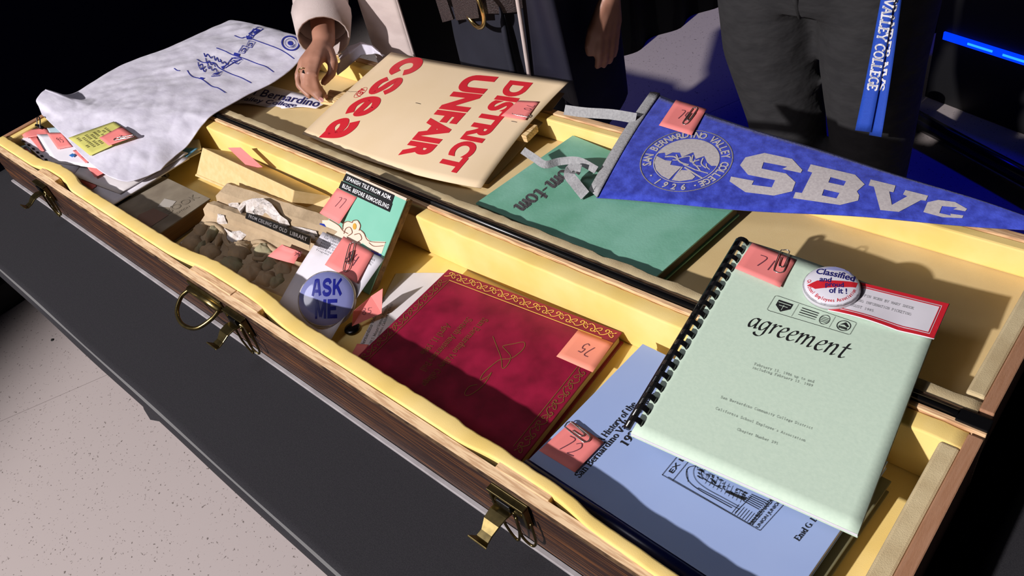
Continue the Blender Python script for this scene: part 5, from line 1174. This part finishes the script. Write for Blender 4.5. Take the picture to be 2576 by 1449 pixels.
# person reaching into the lid
p1 = thing('person', 'person in a beige jacket and navy trousers reaching into the lid', 'person', (-1.15, 1.14, FZ))
mb = MB()
bulb(mb, [(-1.15, 1.14, -.02), (-1.15, 1.14, .12), (-1.16, 1.15, .32), (-1.17, 1.16, .50)], [.115, .105, .115, .08], 16)
bulb(mb, [(-1.34, 1.16, .50), (-1.17, 1.16, .52), (-1.0, 1.16, .50)], [.05, .06, .05])
bulb(mb, [(-1.17, 1.15, .54), (-1.17, 1.13, .64)], [.055, .05])
for sx, fx in ((-1.225, -1.25), (-1.075, -1.05)):
    bulb(mb, [(sx, 1.14, -.05), (sx, 1.13, -.40), (fx, 1.15, -.76)], [.08, .058, .038])
    bulb(mb, [(fx, 1.15, -.80), (fx, 1.04, -.825)], [.034, .026])
wr = at(815, 104, .055); el = aty(800, -75, .97); sho = Vector((-1.36, 1.15, .48))
bulb(mb, [sho, el, wr], [.048, .036, .024])
kn = [at(801, 152, .048), at(786, 150, .050), at(772, 152, .046), at(762, 158, .038)]
fg = [[kn[0], at(790, 188, .036), at(798, 216, .012), at(816, 238, -.014)],
      [kn[1], at(778, 186, .040), at(776, 212, .018), at(800, 238, -.010)],
      [kn[2], at(762, 186, .034), at(757, 212, .012), at(782, 236, -.010), ],
      [kn[3], at(752, 188, .026), at(748, 212, .004), at(810, 250, -.016)]]
fg[3] = [kn[3], at(750, 190, .024), at(752, 216, .004), at(778, 242, -.014)]
fg[2] = [kn[2], at(763, 188, .034), at(764, 216, .012), at(808, 251, -.016)]
th_ = [at(826, 128, .045), at(838, 160, .030), at(834, 186, .016), at(815, 207, .006)]
hand(mb, wr, kn, fg, th_)
# hanging hand
HX = Vector((-.085, .11, -.07)); wr2 = Vector((-.818, 1.03, .155)) + HX; el2 = Vector((-.84, 1.10, .30)) + HX
bulb(mb, [(-.98, 1.15, .48), el2, wr2], [.048, .036, .024])
k2 = [p_ + HX for p_ in (Vector((-.828, .995, .085)), Vector((-.826, 1.012, .078)), Vector((-.824, 1.030, .078)), Vector((-.824, 1.046, .084)))]
f2 = [[k, k + Vector((-.004, -.004, -.034)), k + Vector((-.010, -.002, -.058)), k + Vector((-.018, .002, -.076))] for k in k2]
hand(mb, wr2, k2, f2, [wr2 + Vector((-.004, -.02, -.02)), Vector((-.836, .985, .095)) + HX, Vector((-.846, .980, .065)) + HX, Vector((-.850, .982, .045)) + HX])
bd1 = mb.build('body', skin, p1); fuse(bd1, .0042, 5)
for f_ in (fg[0], fg[2], fg[1]):
    t = f_[-1]; d = (f_[-1] - f_[-2]).normalized(); nn = ((CAM - t).normalized() - d * d.dot((CAM - t).normalized())).normalized(); s = d.cross(nn)
    c = t + nn * .0062 + d * .0015
    mk('fingernail', [c + d * (math.cos(a) * .006) + s * (math.sin(a) * .0045) - nn * (abs(math.sin(a)) * .0012) for a in np.linspace(0, 2 * math.pi, 13)[:-1]], [list(range(12))], M('nail', (.50, .24, .22), .3) if 'nail' not in MATS else MATS['nail'], p1, solid=.0008)
rc = fg[2][0].lerp(fg[2][1], .80); rd = (fg[2][1] - fg[2][0]).normalized(); ra = rd.orthogonal().normalized(); rb_ = rd.cross(ra)
MB().tube([rc + (ra * math.cos(a) + rb_ * math.sin(a)) * .0108 for a in np.linspace(0, 2 * math.pi, 21)[:-1]], .0012, 6, closed=True).build('finger_ring', goldm, p1, smooth=True)
gx = rc + (CAM - rc).normalized() * .0112
MB().prism([gx + rd * a + rd.cross((CAM - rc).normalized()) * b + (CAM - rc).normalized() * .002 for a, b in ((-.004, -.0045), (.004, -.0045), (.004, .0045), (-.004, .0045))], -(CAM - rc).normalized() * .004).build('ring_stone', blackplastic, p1, bevel=.0005)
# trousers
mb = MB()
mb.rings([ell((-1.15, 1.135, z), rx, ry, 24) for z, rx, ry in ((-.22, .165, .12), (-.12, .172, .130), (-.02, .168, .130), (.06, .158, .126), (.115, .150, .122))])
for sx, fx in ((-1.232, -1.255), (-1.068, -1.045)):
    mb.rings([ell((sx + (fx - sx) * t, 1.135 + .012 * t, -.12 - .69 * t), r, r * 1.08, 20) for t, r in ((0, .090), (.15, .092), (.35, .084), (.6, .076), (1, .078))])
tr1 = mb.build('trousers', navycloth, p1); fuse(tr1, .011, 4)
MB().rings([ell((-1.15, 1.135, z), rx, ry, 24) for z, rx, ry in ((.10, .150, .121), (.25, .150, .122), (.42, .175, .125), (.53, .15, .09))]).build('black_top', blacktop, p1, smooth=True)
# pleats down the front of the trousers
for x in (-1.075, -1.02):
    MB().tube([(x, 1.016, .09), (x + .004, 1.008, .02), (x + .010, 1.004, -.10), (x + .012, 1.012, -.25)], [.004, .007, .008, .004], 8).build('pleat', navycloth, p1, smooth=True)
# belt with woven strap and ring buckle
def beltpt(a, z, k=1.0): return Vector((-1.15 + .163 * k * math.cos(a), 1.135 + .134 * k * math.sin(a), z))
rg = []
for a in np.linspace(0, 2 * math.pi, 49)[:-1]:
    rg.append([beltpt(a, .075), beltpt(a, .118), beltpt(a, .118, 1.03), beltpt(a, .075, 1.03)])
rg.append(rg[0]); bl = MB().rings(rg, cap=False).build('belt', leather, p1)
bcn = aty(1197, 14, .985)
MB().tube([bcn + Vector((.036 * math.cos(a), -.008 - .010 * math.cos(a), .040 * math.sin(a))) for a in np.linspace(0, 2 * math.pi, 33)[:-1]], .0048, 10, closed=True).build('belt_buckle', goldm, bl, smooth=True)
MB().prism([aty(1092, -10, .985), aty(1120, -10, .985), aty(1140, 50, .980), aty(1113, 57, .980)], (0, .006, 0)).build('belt_keeper', leather, bl, bevel=.001)
MB().prism([aty(1130, -20, .983), aty(1195, -20, .983), aty(1205, 46, .980), aty(1147, 52, .980)], (0, .006, 0)).build('belt_tip', leather, bl, bevel=.001)
# jacket
def jring(z):
    k = 1 + .10 * (.1 - z)
    pts = [(-1.330, .972), (-1.400, .962), (-1.478, .985), (-1.50, 1.08), (-1.46, 1.24), (-1.30, 1.33), (-1.12, 1.34)]
    return [Vector((-1.17 + (x + 1.17) * k, 1.1 + (y - 1.1) * k, z)) for x, y in pts]
JZ = [-.24, -.10, .02, .14, .28, .42, .52]
JR = [V3(catmull([tuple(p) for p in jring(z)], 5)) for z in JZ]
vs = [v + Vector((0, .010 * noise.noise((v.x * 9, v.z * 3, 2)), 0)) for r in JR for v in r]; n = len(JR[0])
jk = mk('jacket', vs, [[i * n + k, i * n + k + 1, (i + 1) * n + k + 1, (i + 1) * n + k] for i in range(len(JZ) - 1) for k in range(n - 1)], beige, p1, smooth=True, solid=.004)
n_ = n; vs_in = [v + (Vector((-1.15, 1.13, v.z)) - v).normalized() * .008 for v in vs]
mk('jacket_inner', vs_in, [[i * n + k, i * n + k + 1, (i + 1) * n + k + 1, (i + 1) * n + k] for i in range(len(JZ) - 1) for k in range(2, n - 1)], blacktop, jk, smooth=True)  # black inner copy of the shell that keeps the jacket opening dark
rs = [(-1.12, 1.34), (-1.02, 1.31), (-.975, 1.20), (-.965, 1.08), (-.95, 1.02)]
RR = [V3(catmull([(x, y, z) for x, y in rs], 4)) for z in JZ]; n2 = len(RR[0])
mk('jacket_side', [v for r in RR for v in r], [[i * n2 + k, i * n2 + k + 1, (i + 1) * n2 + k + 1, (i + 1) * n2 + k] for i in range(len(JZ) - 1) for k in range(n2 - 1)], navydark, p1, smooth=True, solid=.003)
MB().tube([(-1.330 + .0, .970, z) for z in (-.24, 0, .25, .5)], .0032, 6).build('jacket_edge', beige, jk, smooth=True)
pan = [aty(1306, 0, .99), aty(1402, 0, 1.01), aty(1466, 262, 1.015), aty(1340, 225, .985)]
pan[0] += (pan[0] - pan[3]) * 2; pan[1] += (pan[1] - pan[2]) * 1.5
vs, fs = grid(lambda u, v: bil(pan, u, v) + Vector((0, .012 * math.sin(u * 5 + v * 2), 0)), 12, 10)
mk('jacket_panel', vs, fs, navydark, p1, smooth=True, solid=.003)
MB().tube([bil(pan, 0, v) + Vector((-.001, -.003, 0)) for v in np.linspace(0, 1, 10)], .0042, 8).build('jacket_edge', beige, jk, smooth=True)
# sleeve with turned cuff
cd_ = (wr - el).normalized()
mb = MB(); mb.tube([sho, sho.lerp(el, .5), el, el.lerp(wr, .45), el.lerp(wr, .74)], [.075, .070, .066, .060, .056], 18, cap=False)
sl = mb.build('sleeve', beige, p1, smooth=True, solid=.003)
for p_ in (sl,): p_.modifiers['sol'].offset = 1
cpt = el.lerp(wr, .62); cpe = el.lerp(wr, .945)
MB().tube([cpt, cpt.lerp(cpe, .05), cpt.lerp(cpe, .5), cpe], [.058, .064, .060, .055], 20, cap=False).build('turned_cuff', beige, p1, smooth=True, solid=.004)
MB().tube([Vector((-.98, 1.15, .48)), el2, el2.lerp(wr2, .9)], [.072, .06, .05], 16, cap=False).build('sleeve', navydark, p1, smooth=True, solid=.003)
for fx in (-1.25, -1.05):
    MB().rings([[Vector((fx + rx * math.cos(a), 1.09 + ry * math.sin(a) + dy, z)) for a in np.linspace(0, 2 * math.pi, 17)[:-1]] for z, rx, ry, dy in ((FZ, .045, .13, 0), (FZ + .02, .046, .13, 0), (FZ + .05, .042, .11, .02), (FZ + .09, .038, .06, .06))]).build('shoe', blackplastic, p1, smooth=True)
# person standing at the right
p2 = thing('person', 'person in charcoal trousers standing behind the lid', 'person', (-.59, 1.39, FZ))
mb = MB()
bulb(mb, [(-.60, 1.41, .09), (-.59, 1.41, .20), (-.56, 1.40, .42), (-.56, 1.40, .60)], [.085, .09, .11, .09], 16)
bulb(mb, [(-.76, 1.40, .58), (-.56, 1.40, .61), (-.36, 1.40, .58)], [.05, .06, .05])
for sx, fx in ((-.690, -.640), (-.505, -.480)):
    bulb(mb, [(sx, 1.40, .0), ((sx + fx) / 2 - .005, 1.39, -.35), (fx, 1.41, -.76)], [.065, .055, .038]); bulb(mb, [(fx, 1.41, -.80), (fx, 1.30, -.825)], [.034, .026])
for s_ in (-1, 1):
    bulb(mb, [(-.56 + .20 * s_, 1.40, .58), (-.56 + .25 * s_, 1.44, .32), (-.56 + .20 * s_, 1.55, .16)], [.048, .038, .026])
    w_ = Vector((-.56 + .20 * s_, 1.55, .16)); ks_ = [w_ + Vector((-.03 * s_ + .012 * (i - 1.5), .07, -.02)) for i in range(4)]
    hand(mb, w_, ks_, [[k, k + Vector((-.02 * s_, .02, -.01)), k + Vector((-.045 * s_, .015, -.015)), k + Vector((-.06 * s_, .005, -.01))] for k in ks_], [w_ + Vector((0, .02, .0)), w_ + Vector((-.03 * s_, .04, .02)), w_ + Vector((-.05 * s_, .06, .02))])
b2 = mb.build('body', skin, p2); fuse(b2, .006, 5)
mb = MB()
mb.rings([ell((-.608, 1.40, z), rx, ry, 24) for z, rx, ry in ((.00, .195, .110), (.03, .205, .122), (.10, .200, .125), (.20, .180, .115))])
for sx, kx, fx in ((-.712, -.640, -.636), (-.505, -.482, -.478)):
    mb.rings([ell((x, y, z), r, r * 1.1, 20) for z, x, r, y in ((.07, sx, .104, 1.40), (-.02, sx + .002, .102, 1.40), (-.12, sx + .006, .094, 1.395), (-.28, (sx + kx) / 2 + .012, .079, 1.39), (-.45, kx, .076, 1.39), (-.62, kx, .072, 1.40), (-.81, fx, .078, 1.40))])
tr2 = mb.build('trousers', blackcloth, p2); fuse(tr2, .011, 4)
MB().tube([(-.602, 1.277, .12), (-.604, 1.276, .05), (-.600, 1.292, .0)], [.003, .006, .003], 6).build('fly_seam', blackcloth, p2, smooth=True)
MB().rings([ell((-.58, 1.40, z), rx, ry, 24) for z, rx, ry in ((.17, .192, .128), (.35, .185, .13), (.52, .20, .125), (.62, .16, .09))]).build('black_shirt', blacktop, p2, smooth=True)
for fx in (-.636, -.478):
    MB().rings([[Vector((fx + rx * math.cos(a), 1.34 + ry * math.sin(a) + dy, z)) for a in np.linspace(0, 2 * math.pi, 17)[:-1]] for z, rx, ry, dy in ((FZ, .048, .14, 0), (FZ + .02, .049, .14, 0), (FZ + .06, .044, .12, .02), (FZ + .10, .04, .07, .06))]).build('shoe', blackplastic, p2, smooth=True)
# lanyard hanging from the pocket
lan_m = M('royal_blue_ribbon', (0.012, 0.060, 0.42), .6, var=(0.016, 0.075, 0.48), vs=400, vf=.7)
lan_w = M('ribbon_white', (0.70, 0.70, 0.74), .6)
lany = thing('lanyard', 'blue college lanyard with white lettering hanging down charcoal trousers', 'lanyard', aty(2190, 340, 1.27))
YL = 1.270
L1 = [aty(2224, -40, YL), aty(2257, -40, YL), aty(2190, 333, YL - .01), aty(2151, 328, YL - .01)]
L2 = [aty(2257, -40, YL + .005), aty(2275, -40, YL + .012), aty(2217, 345, YL - .012), aty(2186, 340, YL - .004)]
for i_, c4 in enumerate((L1, L2)):
    vs, fs = grid(lambda u, v: bil(c4, u, v) + Vector((0, .003 * math.sin(v * 4), 0)), 3, 16)
    st_ = mk('strap', vs, fs, lan_m, lany, solid=.0010, surf=True, smooth=True)
    if i_ == 0: decal('white_lettering', pentext('NO VALLEY COLLEGE', w=.17, thin=.13, serif=.12), [(2262, -48), (2207, 230), (2180, 226), (2234, -52)], st_, lan_w, lany, .0009)
    else: decal('white_lettering', pentext('ONIDRANREB NVS', w=.17, thin=.13, serif=.12), [(2222, 228), (2262, -40), (2277, -38), (2240, 230)] if False else [(2268, -60), (2225, 230), (2206, 227), (2252, -62)], st_, lan_w, lany, .0009)
# ---------------------------------------------------------------- dark equipment at the back right
a0, b0_ = at(2325, 243, FZ), at(2590, 345, FZ); dv = (b0_ - a0); a1, b1_ = a0, a0 + dv * 2.6
bk = Vector((-dv.y, dv.x, 0)).normalized(); bk = bk if bk.y > 0 else -bk
hgt = .44
cab = thing('equipment_cabinet', 'black equipment cabinet with a blue light strip at back right', 'cabinet', (a1 + b1_) / 2)
cabm = M('cabinet_black', (.003, .003, .004), .6)
MB().prism([p + Vector((0, 0, hgt)) for p in (a1, b1_, b1_ + bk * .28, a1 + bk * .28)], (0, 0, -hgt)).build('cabinet_body', cabm, cab, bevel=.004)
sl0, sl1 = aty(2376, 84, a1.y), None
nf = -bk
q0_, q1_ = atp(2376, 88, a1 + nf * .004, nf), atp(2576, 151, a1 + nf * .004, nf); q1_ = q0_ + (q1_ - q0_) * 2.2
MB().prism([q0_ + Vector((0, 0, .012)), q1_ + Vector((0, 0, .012)), q1_ - Vector((0, 0, .012)), q0_ - Vector((0, 0, .012))], nf * .006).build('light_strip', M('blue_led', (0, 0, .2), .4, emis=((.0, .03, 1.0), 1.6)), cab)
for t_ in (.22, .42):
    cc = q0_.lerp(q1_, t_)
    MB().prism([cc + (q1_ - q0_).normalized() * a + Vector((0, 0, b)) + nf * .0065 for a, b in ((-.04, .003), (.04, .003), (.04, -.003), (-.04, -.003))], nf * .002).build('light_diode', M('led_core', (0, .1, .2), .4, emis=((.02, .30, 1.0), 1.6)), cab)
sta, stb = at(2268, 280, FZ + .05), at(2640, 478, FZ + .05)
std = thing('floor_stand', 'black metal stand foot lying across the floor at right', 'stand', (sta + stb) / 2 - Vector((0, 0, .05)))
MB().tube([sta, sta.lerp(stb, .5), stb], [(.028, .05), (.024, .045), (.024, .045)], 12).build('base_bar', blackmetal, std, smooth=True)
MB().tube([sta + Vector((.02, .0, -.05)), sta + Vector((.02, 0, .07))], .030, 14).build('upright_socket', blackmetal, std, smooth=True)
for t_ in (.05, .95): 
    pp = sta.lerp(stb, t_); MB().tube([pp - Vector((0, 0, .05)), pp], .018, 10).build('rubber_foot', blackplastic, std)
dk = at(-20, 730, FZ)
MB().box(dk.x - .5, dk.x + .20, dk.y - .13, dk.y + .22, FZ, FZ + .10).build('gear_bag', blacktop, bevel=.02)
tag(bpy.data.objects['gear_bag'], 'low black bag on the floor at the far left', 'bag')
cr = at(132, 855, FZ)
mk('black_crumb', [cr + Vector((math.cos(a) * .008, math.sin(a) * .006, 0)) for a in np.linspace(0, 6.28, 8)[:-1]] + [cr + Vector((0, 0, .006))], [[i, (i + 1) % 7, 7] for i in range(7)] + [list(range(7))[::-1]], blacktop)
tag(bpy.data.objects['black_crumb'], 'small black crumb on the pale floor at left', 'debris')
